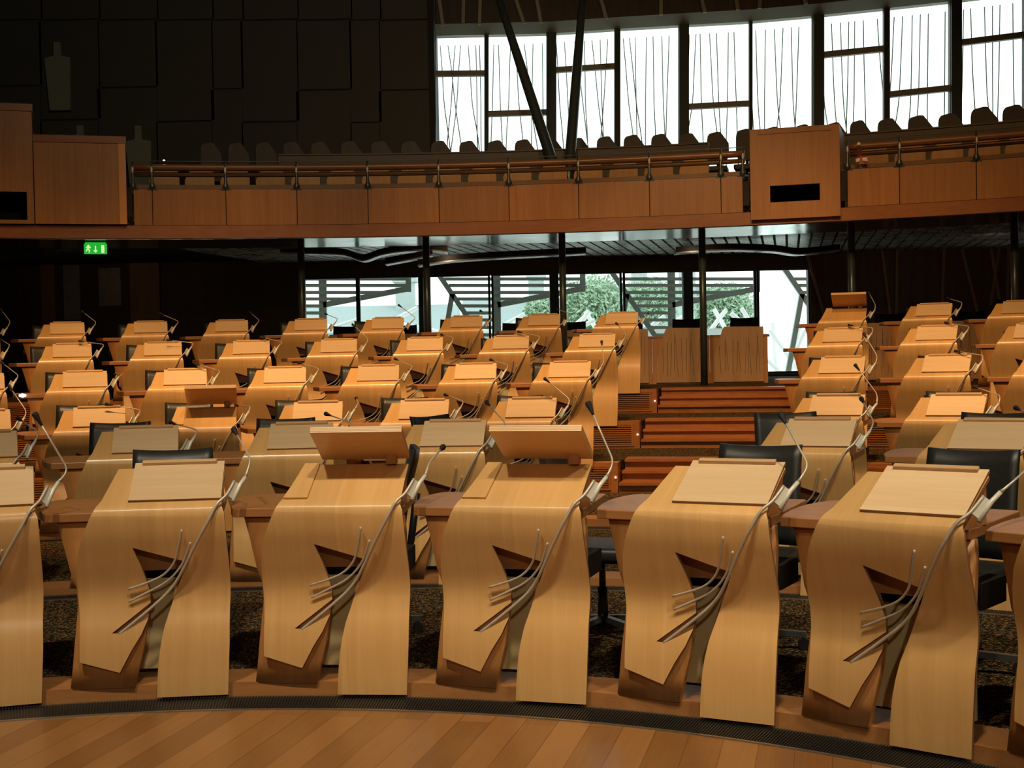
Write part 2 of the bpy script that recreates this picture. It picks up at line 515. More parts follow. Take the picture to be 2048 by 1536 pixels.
def curved_sheet(name, outline, thick, mats, off=0.0, step=0.018):
    """a 2-D outline (x, z) laid on the desk's front profile and given a thickness"""
    poly = [(x, s_of_z(z)) for x, z in outline]
    bm = bmesh.new()
    vs = [bm.verts.new((x, s, 0)) for x, s in poly]
    bm.faces.new(vs)
    s0, s1 = min(p[1] for p in poly), max(p[1] for p in poly)
    s = s0 + step
    while s < s1 - 1e-4:
        g = bm.verts[:] + bm.edges[:] + bm.faces[:]
        bmesh.ops.bisect_plane(bm, geom=g, dist=1e-6, plane_co=(0, s, 0), plane_no=(0, 1, 0))
        s += step
    bmesh.ops.triangulate(bm, faces=[f for f in bm.faces if len(f.verts) > 4])
    bm.verts.index_update()
    mb = MB(); uv = []
    n = len(bm.verts)
    front, back = [], []
    for v in bm.verts:
        p, nn = prof_at(v.co.y)
        q = p + nn * (-off); b = p + nn * (-off - thick)
        front.append(Vector((v.co.x, q.x, q.y)) * S); back.append(Vector((v.co.x, b.x, b.y)) * S)
        uv.append((v.co.x * S, v.co.y * S))
    mb.v = front + back
    UV = uv + uv
    for f in bm.faces:
        ids = [v.index for v in f.verts]
        mb.face(ids, 0, True); mb.face([n + i for i in reversed(ids)], 0, True)
    for e in bm.edges:
        if len(e.link_faces) == 1:
            a, b = e.verts[0].index, e.verts[1].index
            k = len(mb.v)
            mb.v += [front[a], front[b], back[b], back[a]]
            UV += [uv[a], uv[b], uv[b], uv[a]]
            mb.face((k, k + 1, k + 2, k + 3), 1, False)
    bm.free()
    me = bpy.data.meshes.new(name)
    me.from_pydata([tuple(v) for v in mb.v], [], mb.f)
    for m in mats:
        me.materials.append(M[m])
    me.polygons.foreach_set('material_index', mb.mi); me.polygons.foreach_set('use_smooth', mb.sm)
    ul = me.uv_layers.new(name='UVMap')
    for lp in me.loops:
        ul.data[lp.index].uv = UV[lp.vertex_index]
    # the fan of front faces must look out of the front
    me.update()
    f0 = next(p for p in me.polygons if p.use_smooth and abs(p.center.z / S - 0.10) < 0.05)
    if f0.normal.y > 0:
        me.flip_normals()
    return me


def V3(x, y, z):
    return Vector((x, y, z)) * S


def lm(name, me, parent):
    o = bpy.data.objects.new(name, me)
    COL.objects.link(o); o.parent = parent
    return o


ME_SHELL = curved_sheet('front_shell', OUTLINE, 0.013, ('maple', 'edge'))


def flat_board(pts, ya, yb, name, mat, bev=0.0):
    """outline in x, z between two depths (numbers or functions of z)"""
    fa = ya if callable(ya) else (lambda z: ya)
    fb = yb if callable(yb) else (lambda z: yb)
    mb = MB()
    mb.prism(pts, lambda x, z, k: V3(x, (fa if k == 0 else fb)(z), z))
    me = mb.mesh(name, mat)
    if bev:
        bevel_mesh(me, bev)
    return me


def strip_board(prs, ya, yb, name, mat):
    """horizontal-sliced board: list of (z, xl, xr), so it can follow a curved depth"""
    mb = MB()
    for (z0, l0, r0_), (z1, l1, r1_) in zip(prs[:-1], prs[1:]):
        pass
    n = len(prs)
    for k, fy in enumerate((ya, yb)):
        for z, l, r in prs:
            mb.v += [V3(l, fy(z), z), V3(r, fy(z), z)]
    for i in range(n - 1):
        a = 2 * i
        mb.face((a, a + 1, a + 3, a + 2), 0, True)
        b = 2 * n + 2 * i
        mb.face((b + 2, b + 3, b + 1, b), 0, True)
        mb.face((a, a + 2, b + 2, b), 0); mb.face((a + 1, b + 1, b + 3, a + 3), 0)
    mb.face((0, 2 * n, 2 * n + 1, 1)); e = 2 * n - 2
    mb.face((e, e + 1, 2 * n + e + 1, 2 * n + e))
    return mb.mesh(name, mat)


def ysup(z):
    return max(y_front(z) + 0.024, 0.062 + 0.05 * max(0, (z - 0.36)) / 0.3)


ME_SUP_L = strip_board([(.036, -.287, -.048), (.12, -.276, -.028), (.20, -.268, -.008), (.27, -.262, .0), (.35, -.257, .004), (.42, -.26, -.005),
                        (.475, -.278, -.02), (.53, -.293, -.05), (.59, -.309, -.08), (.648, -.327, -.08), (.668, -.333, -.08)],
                       ysup, lambda z: ysup(z) + .028, 'support_panel', 'oak')
ME_SUP_R = strip_board([(.036, .085, .29), (.15, .06, .295), (.25, .07, .30), (.33, .092, .30), (.40, .105, .30), (.46, .13, .30), (.52, .15, .30), (.60, .15, .30), (.668, .15, .292)],
                       ysup, lambda z: ysup(z) + .028, 'support_panel', 'oak')
_mb = MB(); _mb.hexa([V3(*p) for p in ((-.2, .100, .475), (.28, .100, .475), (.28, .125, .475), (-.2, .125, .475), (-.2, .100, .60), (.28, .100, .60), (.28, .125, .60), (-.2, .125, .60))])
ME_APRON = _mb.mesh('apron', 'oak_x')
_mb = MB(); _mb.box(-.16 * S, .26 * S, .19 * S, .205 * S, .078 * S, .43 * S)
ME_CREAM = _mb.mesh('modesty_panel', 'cream')
_mb = MB(); _mb.box(-.20 * S, .28 * S, .205 * S, .42 * S, .43 * S, .515 * S)  # dark block behind the hole, at the foot of the apron
ME_BIN = _mb.mesh('dark_block', 'dark')
TT = [(-.372, .096), (-.405, .18), (-.438, .29), (-.462, .40), (-.471, .48), (-.470, .57), (-.455, .635), (-.43, .663), (.235, .660), (.248, .648), (.286, .15), (.284, .096)]
_mb = MB(); _mb.prism(TT, lambda x, y, k: V3(x, y, .668 if k == 0 else .702))
ME_TABLE = _mb.mesh('table_top', 'oak_x'); bevel_mesh(ME_TABLE, .004)
# wedge body that carries the sloping lid
_mb = MB(); _mb.prism([(.014, .702), (.245, .702), (.245, .836), (.014, .716)], lambda y, z, k: V3(-.112 if k == 0 else .282, y, z))
ME_WEDGE = _mb.mesh('console_body', 'oak')

LID_N = Vector((-.46, .888)).normalized()


def lid_mesh():
    mb = MB(); T = .0125
    d = Vector((.237, .123)).normalized(); n = Vector((-d.y, d.x))
    a, b = Vector((.028, .753)), Vector((.265, .876))
    al, bl = a - n * T, b - n * T
    mb.hexa([V3(-.051, al.x, al.y), V3(.295, al.x, al.y), V3(.286, bl.x, bl.y), V3(-.060, bl.x, bl.y),
             V3(-.051, a.x, a.y), V3(.295, a.x, a.y), V3(.286, b.x, b.y), V3(-.060, b.x, b.y)])
    me = mb.mesh('lid', ['maple_x', 'edge'])
    for p in me.polygons:
        if abs(p.normal.y * d.y * -1 + p.normal.z * d.x) < .5:
            p.material_index = 1
    bevel_mesh(me, .0012, 1)
    return me


def ledge_mesh():
    mb = MB()
    d = Vector((.237, .123)).normalized(); n = Vector((-d.y, d.x))
    a, b = Vector((.265, .876)) - d * .022, Vector((.265, .876)) - d * .002
    h = n * .013
    mb.hexa([V3(-.03, a.x, a.y), V3(.256, a.x, a.y), V3(.256, b.x, b.y), V3(-.03, b.x, b.y),
             V3(-.03, a.x + h.x, a.y + h.y), V3(.256, a.x + h.x, a.y + h.y), V3(.256, b.x + h.x, b.y + h.y), V3(-.03, b.x + h.x, b.y + h.y)])
    me = mb.mesh('ledge', 'ply'); bevel_mesh(me, .0015, 1)
    return me


def open_lid_mesh():
    mb = MB()
    h, f = Vector((.262, .874)), Vector((.052, .992))
    d = (f - h).normalized(); n = Vector((-d.y, d.x))
    if n.x > 0:
        n = -n
    T = .024
    # seven plies: pale veneers parted by thin dark glue lines that stand back a little
    t = 0.0
    for k, w_ in enumerate((.0052, .0011, .0052, .0011, .0052, .0011, .0052)):
        b = .0 if k % 2 == 0 else .0008
        q = [h - n * t, f - n * t - d * b, f - n * (t + w_) - d * b, h - n * (t + w_)]
        mb.hexa([V3(-.056 + b, q[0].x, q[0].y), V3(.290 - b, q[0].x, q[0].y), V3(.300 - b, q[1].x, q[1].y), V3(-.052 + b, q[1].x, q[1].y),
                 V3(-.056 + b, q[3].x, q[3].y), V3(.290 - b, q[3].x, q[3].y), V3(.300 - b, q[2].x, q[2].y), V3(-.052 + b, q[2].x, q[2].y)], 0 if k % 2 == 0 else 1)
        t += w_
    return mb.mesh('lid', ['maple_u', 'edge'])


ME_LID, ME_LEDGE, ME_OLID = lid_mesh(), ledge_mesh(), open_lid_mesh()
_mb = MB(); _mb.box(.205 * S, .245 * S, .222 * S, .262 * S, .856 * S, .896 * S)
ME_HINGE = _mb.mesh('hinge_block', 'oak'); bevel_mesh(ME_HINGE, .002, 1)


def side_strip_mesh():
    mb = MB()
    pts = []
    for z in (.742, .78, .82, .854):
        p, n = prof_at(s_of_z(z))
        xl = {.742: -.154, .78: -.140, .82: -.129, .854: -.121}[z]
        for x in (xl, -.062):
            pts.append((V3(x, p.x, p.y), V3(x, p.x + n.x * .009, p.y + n.y * .009)))
    for i in range(3):
        a, b, c, d = pts[2 * i], pts[2 * i + 1], pts[2 * i + 3], pts[2 * i + 2]
        mb.hexa([a[0], b[0], c[0], d[0], a[1], b[1], c[1], d[1]])
    return mb.mesh('slope_margin', 'maple_o')


ME_STRIP = side_strip_mesh()


def on_face(pts, off):
    """(x, z) path lying `off` in front of the shell"""
    out = []
    for x, z in pts:
        p, n = prof_at(s_of_z(z)); out.append(V3(x, p.x + n.x * off, p.y + n.y * off))
    return out


def dense(pts, k=4):
    P = [Vector(p) for p in pts]; out = []
    for i in range(len(P) - 1):
        a, b, c, d = P[max(i - 1, 0)], P[i], P[i + 1], P[min(i + 2, len(P) - 1)]
        for j in range(k):
            t = j / k
            out.append(0.5 * ((2 * b) + (c - a) * t + (2 * a - 5 * b + 4 * c - d) * t * t + (3 * b - 3 * c + d - a) * t ** 3))
    out.append(P[-1])
    return out


MAIN = on_face([(-.102, .243)], -.006) + on_face([(-.042, .287)], .004) + on_face([(.024, .339), (.078, .390), (.116, .438), (.149, .493), (.179, .548), (.217, .616), (.252, .676), (.283, .722)], .014) + \
    [V3(.3165, .016, .764), V3(.343, .058, .812)]
_mb = MB(); _mb.tube(dense(MAIN), .0058 * S, 10)
ME_MAIN = _mb.mesh('microphone_arm', 'steel')
RA = on_face([(.152, .643), (.141, .598), (.124, .537), (.101, .497), (.062, .463), (.005, .438), (-.063, .415)], .012)
RB = on_face([(.181, .594), (.165, .554), (.144, .508), (.108, .464), (.065, .430), (.009, .400), (-.061, .364)], .012)
MEROD = []
for r_ in (RA, RB):
    _mb = MB(); _mb.tube(dense(r_), .0042 * S, 8); MEROD.append(_mb.mesh('rod', 'steel'))
# holder: flat plate between the arm and the tube that carries the gooseneck
_mb = MB()
A1, A2, B1, B2 = V3(.3165, .017, .765), V3(.343, .058, .812), V3(.339, .030, .742), V3(.3625, .070, .795)
nn_ = (A2 - A1).cross(B1 - A1).normalized() * .003
_mb.hexa([A1 - nn_, A2 - nn_, B2 - nn_, B1 - nn_, A1 + nn_, A2 + nn_, B2 + nn_, B1 + nn_])
_mb.tube([V3(.338, .028, .736), V3(.3625, .070, .795), V3(.381, .095, .822)], [.0085 * S, .0085 * S, .0075 * S], 10)
ME_HOLD = _mb.mesh('holder', 'alu')


def desk_local(px, py, th, R, z, yl):
    """x, z in desk units of the pixel on the desk's plane y = yl"""
    d = ray(px, py)
    o = pol(R, th)
    yv = Vector((math.sin(th), math.cos(th), 0)); xv = Vector((math.cos(th), -math.sin(th), 0))
    t = (yl * S - (EYE - o).dot(yv)) / d.dot(yv)
    p = EYE + d * t - o
    return Vector((p.dot(xv), yl * S, p.z - z))


def make_mic(parent, elbow, tip):
    """gooseneck and foam head, in desk coordinates (metres)"""
    base = V3(.381, .095, .822)
    L = (tip - elbow)
    b1 = elbow + (base - elbow).normalized() * min(.045, (base - elbow).length * .5)
    b2 = elbow + L.normalized() * min(.035, L.length * .4)
    neck = [base, base.lerp(b1, .5), b1]
    for k in range(1, 5):
        t = k / 5
        neck.append(b1 * (1 - t) ** 2 + elbow * 2 * t * (1 - t) + b2 * t * t)
    neck += [b2, b2.lerp(tip, .5), tip]
    n = len(neck)
    mb = MB(); mb.tube(neck, [.0075 * S] + [.0048 * S] * 2 + [.0038 * S] * (n - 3), 8)
    g = mb.build('gooseneck', 'steel', parent)
    d = L.normalized()
    mb = MB()
    hl = .052 * S
    mb.tube([tip - d * .006, tip + d * hl * .12, tip + d * hl * .5, tip + d * hl * .78, tip + d * hl * .95, tip + d * hl],
            [.0045 * S, .0062 * S, .0095 * S, .0125 * S, .0115 * S, .005 * S], 10)
    mb.build('windscreen', 'foam', parent)


def make_desk(open_lid=False):
    root = empty('desk')
    lm('front_shell', ME_SHELL, root)
    lm('support_panel', ME_SUP_L, root); lm('support_panel', ME_SUP_R, root)
    lm('apron', ME_APRON, root); lm('modesty_panel', ME_CREAM, root); lm('dark_block', ME_BIN, root)
    lm('table_top', ME_TABLE, root); lm('console_body', ME_WEDGE, root)
    if open_lid:
        l_ = lm('lid', ME_OLID, root); lm('hinge_block', ME_HINGE, l_); lm('slope_margin', ME_STRIP, root)
    else:
        l_ = lm('lid', ME_LID, root); lm('ledge', ME_LEDGE, l_)
    mic = lm('microphone_arm', ME_MAIN, root); lm('holder', ME_HOLD, mic)
    for me in MEROD:
        lm('rod', me, root)
    return root


D_CLOSED, D_OPEN = make_desk(), make_desk(True)
USED = set()

# row -> list of (angle in degrees, lid open, elbow pixel, head pixel)
DESKS = {
    1: [(-16.95, 0, (137, 941), (68, 825)), (-5.66, 0, (502, 920), (467, 857)), (5.63, 1, (858, 926), (887, 893)), (16.97, 1, (1228, 925), (1175, 803)),
        (28.43, 0, (1618, 932), (1560, 826)), (39.50, 0, (2030, 960), (2090, 905)), (50.8, 0, (2480, 960), (2420, 860))],
    2: [(-18.65, 0, (79, 865), (35, 836)), (-10.42, 0, (396, 860), (340, 845)), (-2.19, 0, (706, 847), (650, 827)), (6.12, 0, (1011, 846), (972, 803)),
        (25.45, 0, (1748, 845), (1722, 796)), (33.64, 0, (2085, 842), (2030, 815))],
    3: [(-19.3, 0, (53, 823), (17, 770)), (-13.88, 0, (282, 820), (210, 808)), (-8.44, 1, (501, 813), (471, 811)), (-3.09, 0, (717, 806), (712, 796)), (2.32, 0, (928, 803), (889, 789)),
        (7.79, 0, (1140, 799), (1088, 756)), (22.84, 0, (1755, 789), (1709, 728)), (28.29, 0, (2001, 791), (1946, 773))],
    4: [(-19.7, 0, (37, 751), (2, 724)), (-15.05, 0, (245, 748), (229, 749)), (-10.38, 0, (441, 742), (389, 727)), (-5.59, 0, (638, 737), (596, 725)), (-1.03, 0, (826, 733), (789, 717)),
        (3.77, 0, (1017, 730), (980, 719)), (8.40, 0, (1208, 724), (1203, 682)), (21.32, 0, (1755, 713), (1727, 666)), (25.95, 0, (1967, 711), (1909, 702)), (30.6, 0, (2170, 705), (2120, 690))],
    5: [(-20.1, 0, (20, 690), (1, 679)), (-15.94, 0, (209, 689), (157, 682)), (-11.84, 0, (388, 686), (333, 680)), (-7.73, 0, (566, 684), (520, 674)), (-3.58, 0, (737, 678), (704, 648)),
        (.55, 0, (907, 675), (882, 669)), (4.70, 0, (1081, 673), (1035, 663)), (8.83, 0, (1252, 668), (1232, 646)), (20.20, 0, (1747, 656), (1696, 650)), (24.29, 0, (1939, 653), (1889, 645)),
        (28.41, 0, (2130, 648), (2085, 640))],
    6: [(-20.1, 0, (21, 644), (1, 618)), (-16.38, 0, (193, 645), (163, 622)), (-12.70, 0, (358, 643), (318, 626)), (-9.02, 0, (519, 641), (499, 624)), (-5.36, 0, (676, 638), (650, 627)),
        (-1.74, 0, (832, 636), (796, 609)), (1.98, 0, (985, 633), (960, 621)), (5.66, 0, (1136, 626), (1113, 618)), (9.31, 0, (1294, 633), (1296, 627)), (19.61, 1, (1751, 610), (1737, 584)),
        (23.25, 0, (1925, 605), (1894, 596)), (26.82, 0, (2093, 600), (2060, 592))],
}
ROWNAME = {1: 'front row', 2: 'second row', 3: 'third row', 4: 'fourth row', 5: 'fifth row', 6: 'rearmost row'}
BLOCK_SPLIT = 15.0
POS = {}
for r in DESKS:
    left = [i for i, d in enumerate(DESKS[r]) if d[0] < BLOCK_SPLIT]
    right = [i for i, d in enumerate(DESKS[r]) if d[0] >= BLOCK_SPLIT]
    for i, d in enumerate(DESKS[r]):
        if r == 1:
            POS[(r, i)] = f'front row, {ORD[i]} from its left end'
        elif i in left:
            n = len(left) - 1 - i
            POS[(r, i)] = f'{ROWNAME[r]} left of the stairs, {ORD[n]} from the stairs'
        else:
            POS[(r, i)] = f'{ROWNAME[r]} right of the stairs, {ORD[i - right[0]]} from the stairs'


def place_desk(r, i):
    a, op, el, hd = DESKS[r][i]
    src = D_OPEN if op else D_CLOSED
    root = copy_tree(src) if op in USED else src
    USED.add(op)
    th = math.radians(a); R = ROWR[r - 1]; z = ROWZ[r - 1]
    root.location = pol(R, th, z); root.rotation_euler = (0, 0, -th)
    tag(root, ('maple desk with raised lid, ' if op else 'maple desk, lid shut, ') + POS[(r, i)], 'desk', f'maple desks of the {ROWNAME[r]}')
    mic = next(c for c in root.children if c.name.startswith('microphone_arm'))
    e = desk_local(el[0], el[1], th, R, z, .13)
    h = desk_local(hd[0], hd[1], th, R, z, .13)
    d2 = (h - e).length
    LN = .25 * S
    if d2 < LN:
        dy = math.sqrt(LN * LN - d2 * d2)
        h = desk_local(hd[0], hd[1], th, R, z, .13 + dy / S)
    tip = h - (h - e).normalized() * .052 * S
    make_mic(mic, e, tip)


# copies are taken before any gooseneck is added to the prototypes
ORDER = [(r, i) for r in DESKS for i in range(len(DESKS[r]))]
_protos = {0: copy_tree(D_CLOSED), 1: copy_tree(D_OPEN)}
for r, i in ORDER:
    op = DESKS[r][i][1]
    D_CLOSED, D_OPEN = _protos[0], _protos[1]
    USED.add(op)
    place_desk(r, i)


def drop(o):
    for c in list(o.children):
        drop(c)
    bpy.data.objects.remove(o)


for o in [o for o in list(COL.objects) if o.name.split('.')[0] == 'desk' and 'label' not in o.keys()]:
    drop(o)

# ------------------------------------------------------------------ swivel chairs
def chair_meshes():
    W, T = .225, .045
    out = {}
    # backrest: slightly concave pad
    mb = MB(); nx_, nz_ = 10, 8
    def bp(i, j, k):
        u = -1 + 2 * i / nx_; v = j / nz_
        x = u * W * (1 - .04 * v); z = .50 + v * (.50 - .012 * (1 - u * u) * v)
        y = .20 + .10 * v ** 1.5 - .028 * u * u
        edge = (1 - abs(u) ** 6) * (1 - abs(2 * v - 1) ** 8)
        y += (T * .5) * (1 if k else -1) * (.55 + .45 * edge)
        return (x, y, z)
    for k in (0, 1):
        for i in range(nx_ + 1):
            for j in range(nz_ + 1):
                mb.v.append(Vector(bp(i, j, k)))
    n1 = (nx_ + 1) * (nz_ + 1)
    ix = lambda i, j, k: k * n1 + i * (nz_ + 1) + j
    for k in (0, 1):
        for i in range(nx_):
            for j in range(nz_):
                mb.face((ix(i, j, k), ix(i + 1, j, k), ix(i + 1, j + 1, k), ix(i, j + 1, k)), 0, True)
    for i in range(nx_):
        for j in (0, nz_):
            mb.face((ix(i, j, 0), ix(i + 1, j, 0), ix(i + 1, j, 1), ix(i, j, 1)))
    for j in range(nz_):
        for i in (0, nx_):
            mb.face((ix(i, j, 0), ix(i, j + 1, 0), ix(i, j + 1, 1), ix(i, j, 1)))
    out['backrest'] = mb.mesh('backrest', 'leather')
    mb = MB(); mb.box(-.235, .235, -.25, .22, .41, .49)
    out['seat'] = mb.mesh('seat', 'leather'); bevel_mesh(out['seat'], .03, 4)
    for p in out['seat'].polygons:
        p.use_smooth = True
    mb = MB(); mb.tube([(0, .17, .40), (0, .235, .42), (0, .255, .50), (0, .29, .75)], .02, 8)
    out['back_stem'] = mb.mesh('back_stem', 'plastic')
    mb = MB(); mb.tube([(0, 0, .09), (0, 0, .26)], .028, 10); mb.tube([(0, 0, .26), (0, 0, .41)], .018, 10)
    out['pedestal'] = mb.mesh('pedestal', 'chairmetal')
    mb = MB()
    for k in range(5):
        a = 2 * math.pi * k / 5 + .3
        mb.bar((0, 0, .095), (.29 * math.cos(a), .29 * math.sin(a), .075), .035, .028)
    out['star_base'] = mb.mesh('star_base', 'chairmetal')
    out['caster'] = []
    for k in range(5):
        a = 2 * math.pi * k / 5 + .3
        c = Vector((.28 * math.cos(a), .28 * math.sin(a), .03)); t = Vector((-math.sin(a), math.cos(a), 0)) * .022
        mb = MB(); mb.tube([c - t, c - t * .3], .03, 12); mb.tube([c + t * .3, c + t], .03, 12); mb.tube([c, c + Vector((0, 0, .045))], .012, 8)
        out['caster'].append(mb.mesh('caster', 'plastic'))
    out['armrest'] = []
    for s in (-1, 1):
        mb = MB()
        x = s * .26
        mb.tube(dense([(s * .20, .08, .43), (x, .08, .46), (x, .10, .60), (x, .07, .665), (x, -.02, .675), (x, -.13, .67), (x, -.16, .62), (x, -.15, .50), (s * .20, -.13, .43)], 4), .013, 8)
        out['armrest'].append(mb.mesh('armrest', 'plastic'))
    return out


CM = chair_meshes()


def make_chair(arms=True):
    root = empty('swivel_chair')
    for k in ('backrest', 'seat', 'back_stem', 'pedestal', 'star_base'):
        lm(k, CM[k], root)
    sb = next(c for c in root.children if c.name.startswith('star_base'))
    for m in CM['caster']:
        lm('caster', m, sb)
    for m in (CM['armrest'] if arms else []):
        lm('armrest', m, root)
    return root


CH0 = {True: make_chair(True), False: make_chair(False)}; CH_USED = {True: False, False: False}


def place_chair(loc, rz, label, group, arms=True):
    c = copy_tree(CH0[arms]) if CH_USED[arms] else CH0[arms]
    CH_USED[arms] = True
    c.location = loc; c.rotation_euler = (0, 0, rz)
    return tag(c, label, 'chair', group)


CHAIR_TWEAK = {(1, 2): (-.05, .98, -80), (1, 3): (.13, 1.06, 88), (1, 4): (-.115, .99, 0), (1, 5): (-.12, .97, 0), (1, 1): (-.04, .98, 3), (2, 4): (-.21, .93, 24),
               (2, 0): (-.1, .95, 5), (2, 3): (.02, 1.0, 60), (2, 5): (-.10, .93, 2)}
for r, i in ORDER:
    a = math.radians(DESKS[r][i][0]); R = ROWR[r - 1]
    x, y, rot = CHAIR_TWEAK.get((r, i), (-.10 + random.uniform(-.03, .03), .93 + random.uniform(-.03, .04), random.uniform(-8, 8)))
    o = pol(R, a, CARP[r - 1]) + Vector((math.cos(a), -math.sin(a), 0)) * x * S + Vector((math.sin(a), math.cos(a), 0)) * y * S
    lab = 'black leather swivel chair behind desk in ' + POS[(r, i)].replace(' of the stairs', ' of stairs').replace('from the stairs', 'from stairs')
    if r == 1 and i == 2:
        lab = 'black swivel chair turned side-on beside the left raised-lid desk in the front row'
    if r == 1 and i == 3:
        lab = 'black swivel chair showing its seat right of the second raised-lid desk in front row'
    place_chair(o, -a + math.radians(rot), lab, f'swivel chairs of the {ROWNAME[r]}', r > 3)

# ------------------------------------------------------------------ floor, tiers, kerbs, grilles, stairs
RAD = math.radians
AL, AR = RAD(11.4), RAD(18.2)
A0, A1_ = RAD(-62), RAD(78)
mb = MB()
for i in range(96):
    a, b = 2 * math.pi * i / 96, 2 * math.pi * (i + 1) / 96
    n = len(mb.v); mb.v += [pol(0, 0, -.02), pol(3.99, a, -.02), pol(3.99, b, -.02)]; mb.face((n, n + 1, n + 2))
struct(mb.build('floor', 'planks'), 'polished wood plank floor in front of the desks')


def tier(name, R0, R1, z0, z1, a0, a1, mat, n=60):
    mb = MB(); mb.arc(R0, R1, z0, z1, a0, a1, n)
    return struct(mb.build(name, mat))


BASEZ = -.30
RF = [R + .36 for R in ROWR]          # where the carpet of a row starts
TRI = [0]


def trim(R0, R1, z0, z1, a0, a1, mat, n=60, bevel=0.0):
    TRI[0] += 1
    o = tier(f'trim_{TRI[0]}', R0, R1, z0, z1, a0, a1, mat, n)
    return o


# kerbs (rows 1-3) and risers (rows 4-6)
for k in range(3):
    R = ROWR[k]
    zb = -.02 if k == 0 else CARP[k - 1]
    spans = [(A0, A1_)]
    for a0, a1 in spans:
        trim(R + .088, R + .36, zb, CARP[k] + .004, a0, a1, 'kerb', 90)
    tier('floor', R + .36, (ROWR[k + 1] + .088) if k < 2 else ROWR[3] + .085, BASEZ, CARP[k], A0, A1_, 'carpet', 90)
for k in (3, 4, 5):
    R = ROWR[k]
    nxt = ROWR[k + 1] + .085 if k < 5 else 24.6
    for a0, a1 in ((A0, AL), (AR, A1_)):
        trim(R + .085, R + .30, CARP[k - 1] - .2, CARP[k] + .003, a0, a1, 'stairwood', 60)
        tier('floor', R + .30, nxt, BASEZ, CARP[k], a0, a1, 'carpet', 60)
    tier('floor', R + .80, nxt, BASEZ, CARP[k], AL, AR, 'carpet', 14)
mb = MB(); mb.arc(4.0, ROWR[3] + .085, BASEZ - .1, BASEZ, A0, A1_, 60)
struct(mb.build('floor', 'carpet'))

# stairs in the aisle: two intermediate treads to each tier
for n_, k in enumerate((3, 4, 5)):
    R = ROWR[k] + .085; z0, z1 = CARP[k - 1], CARP[k]
    st = empty('staircase', pol(R, (AL + AR) / 2, z0))
    tag(st, f'wooden aisle stairs, {["lowest", "middle", "top"][n_]} of three flights, climbing to the {ROWNAME[k + 1]}', 'stairs', 'aisle stair flights')
    inv = st.location
    h = (z1 - z0) / 3
    for j in range(3):
        mb = MB()
        mb.arc(R + .26 * j, R + .80, z0 + h * j, z0 + h * (j + 1) - .004, AL + .001, AR - .001, 14)
        mb.arc(R + .26 * j - .034, R + .26 * (j + 1) + .01, z0 + h * (j + 1) - .026, z0 + h * (j + 1) + (.003 if j == 2 else 0), AL + .001, AR - .001, 14)
        mb.v = [v - inv for v in mb.v]
        mb.build('step', 'stairwood', st)
    # little lit lenses on the stair cheek
    aa = AL - .022 / ROWR[k]
    p = pol(R - .004, aa, z0 + h * 1.55)
    mb = MB(); y_ = Vector((-math.sin(aa), -math.cos(aa), 0))
    mb.tube([(0, 0, 0), y_ * .010], .009, 12)
    l_ = mb.build('step_light', 'ledlight', loc=p)
    tag(l_, f'tiny lit step light beside the {["lowest", "middle", "top"][n_]} flight of aisle stairs', 'light', 'step lights beside the stairs')

# louvred vents in the risers at the aisle ends
def vent(k, a_c, w, label, rot=0):
    R = ROWR[k] + .085; z0, z1 = CARP[k - 1] + .045, CARP[k] - .04
    half = w / R / 2
    root = empty('vent_grille', pol(R, a_c, z0))
    inv = root.location
    mb = MB(); mb.arc(R - .003, R + .002, z0, z1, a_c - half, a_c + half, 6); mb.v = [v - inv for v in mb.v]
    mb.build('backing', 'dark', root)
    mb = MB(); mb.arc(R - .012, R, z0 - .02, z0, a_c - half - .002, a_c + half + .002, 6); mb.arc(R - .012, R, z1, z1 + .02, a_c - half - .002, a_c + half + .002, 6)
    mb.arc(R - .012, R, z0, z1, a_c - half - .02 / R, a_c - half, 1); mb.arc(R - .012, R, z0, z1, a_c + half, a_c + half + .02 / R, 1)
    mb.v = [v - inv for v in mb.v]
    mb.build('frame', 'stairwood', root)
    mb = MB(); n = 9
    for i in range(n):
        z = z0 + (z1 - z0) * (i + .5) / n
        mb.arc(R - .016, R - .004, z - .006, z + .007, a_c - half, a_c + half, 4)
    mb.v = [v - inv for v in mb.v]
    mb.build('slats', 'stairwood', root)
    tag(root, label, 'vent', 'louvred riser vents')


for k in (3, 4, 5):
    w = .62
    nm = {3: 'fourth', 4: 'fifth', 5: 'rearmost'}[k]
    vent(k, AL - .40 / ROWR[k], w, f'wooden louvred vent in the {nm}-row riser just left of the stairs')
    vent(k, RAD({3: 23.5, 4: 22.2, 5: 21.4}[k]), .70, f'wooden louvred vent under the {nm}-row desks right of the stairs')
    vent(k, RAD({3: -17.5, 4: -18.2, 5: -18.4}[k]), .70, f'wooden louvred vent under the {nm}-row desks at the far left')

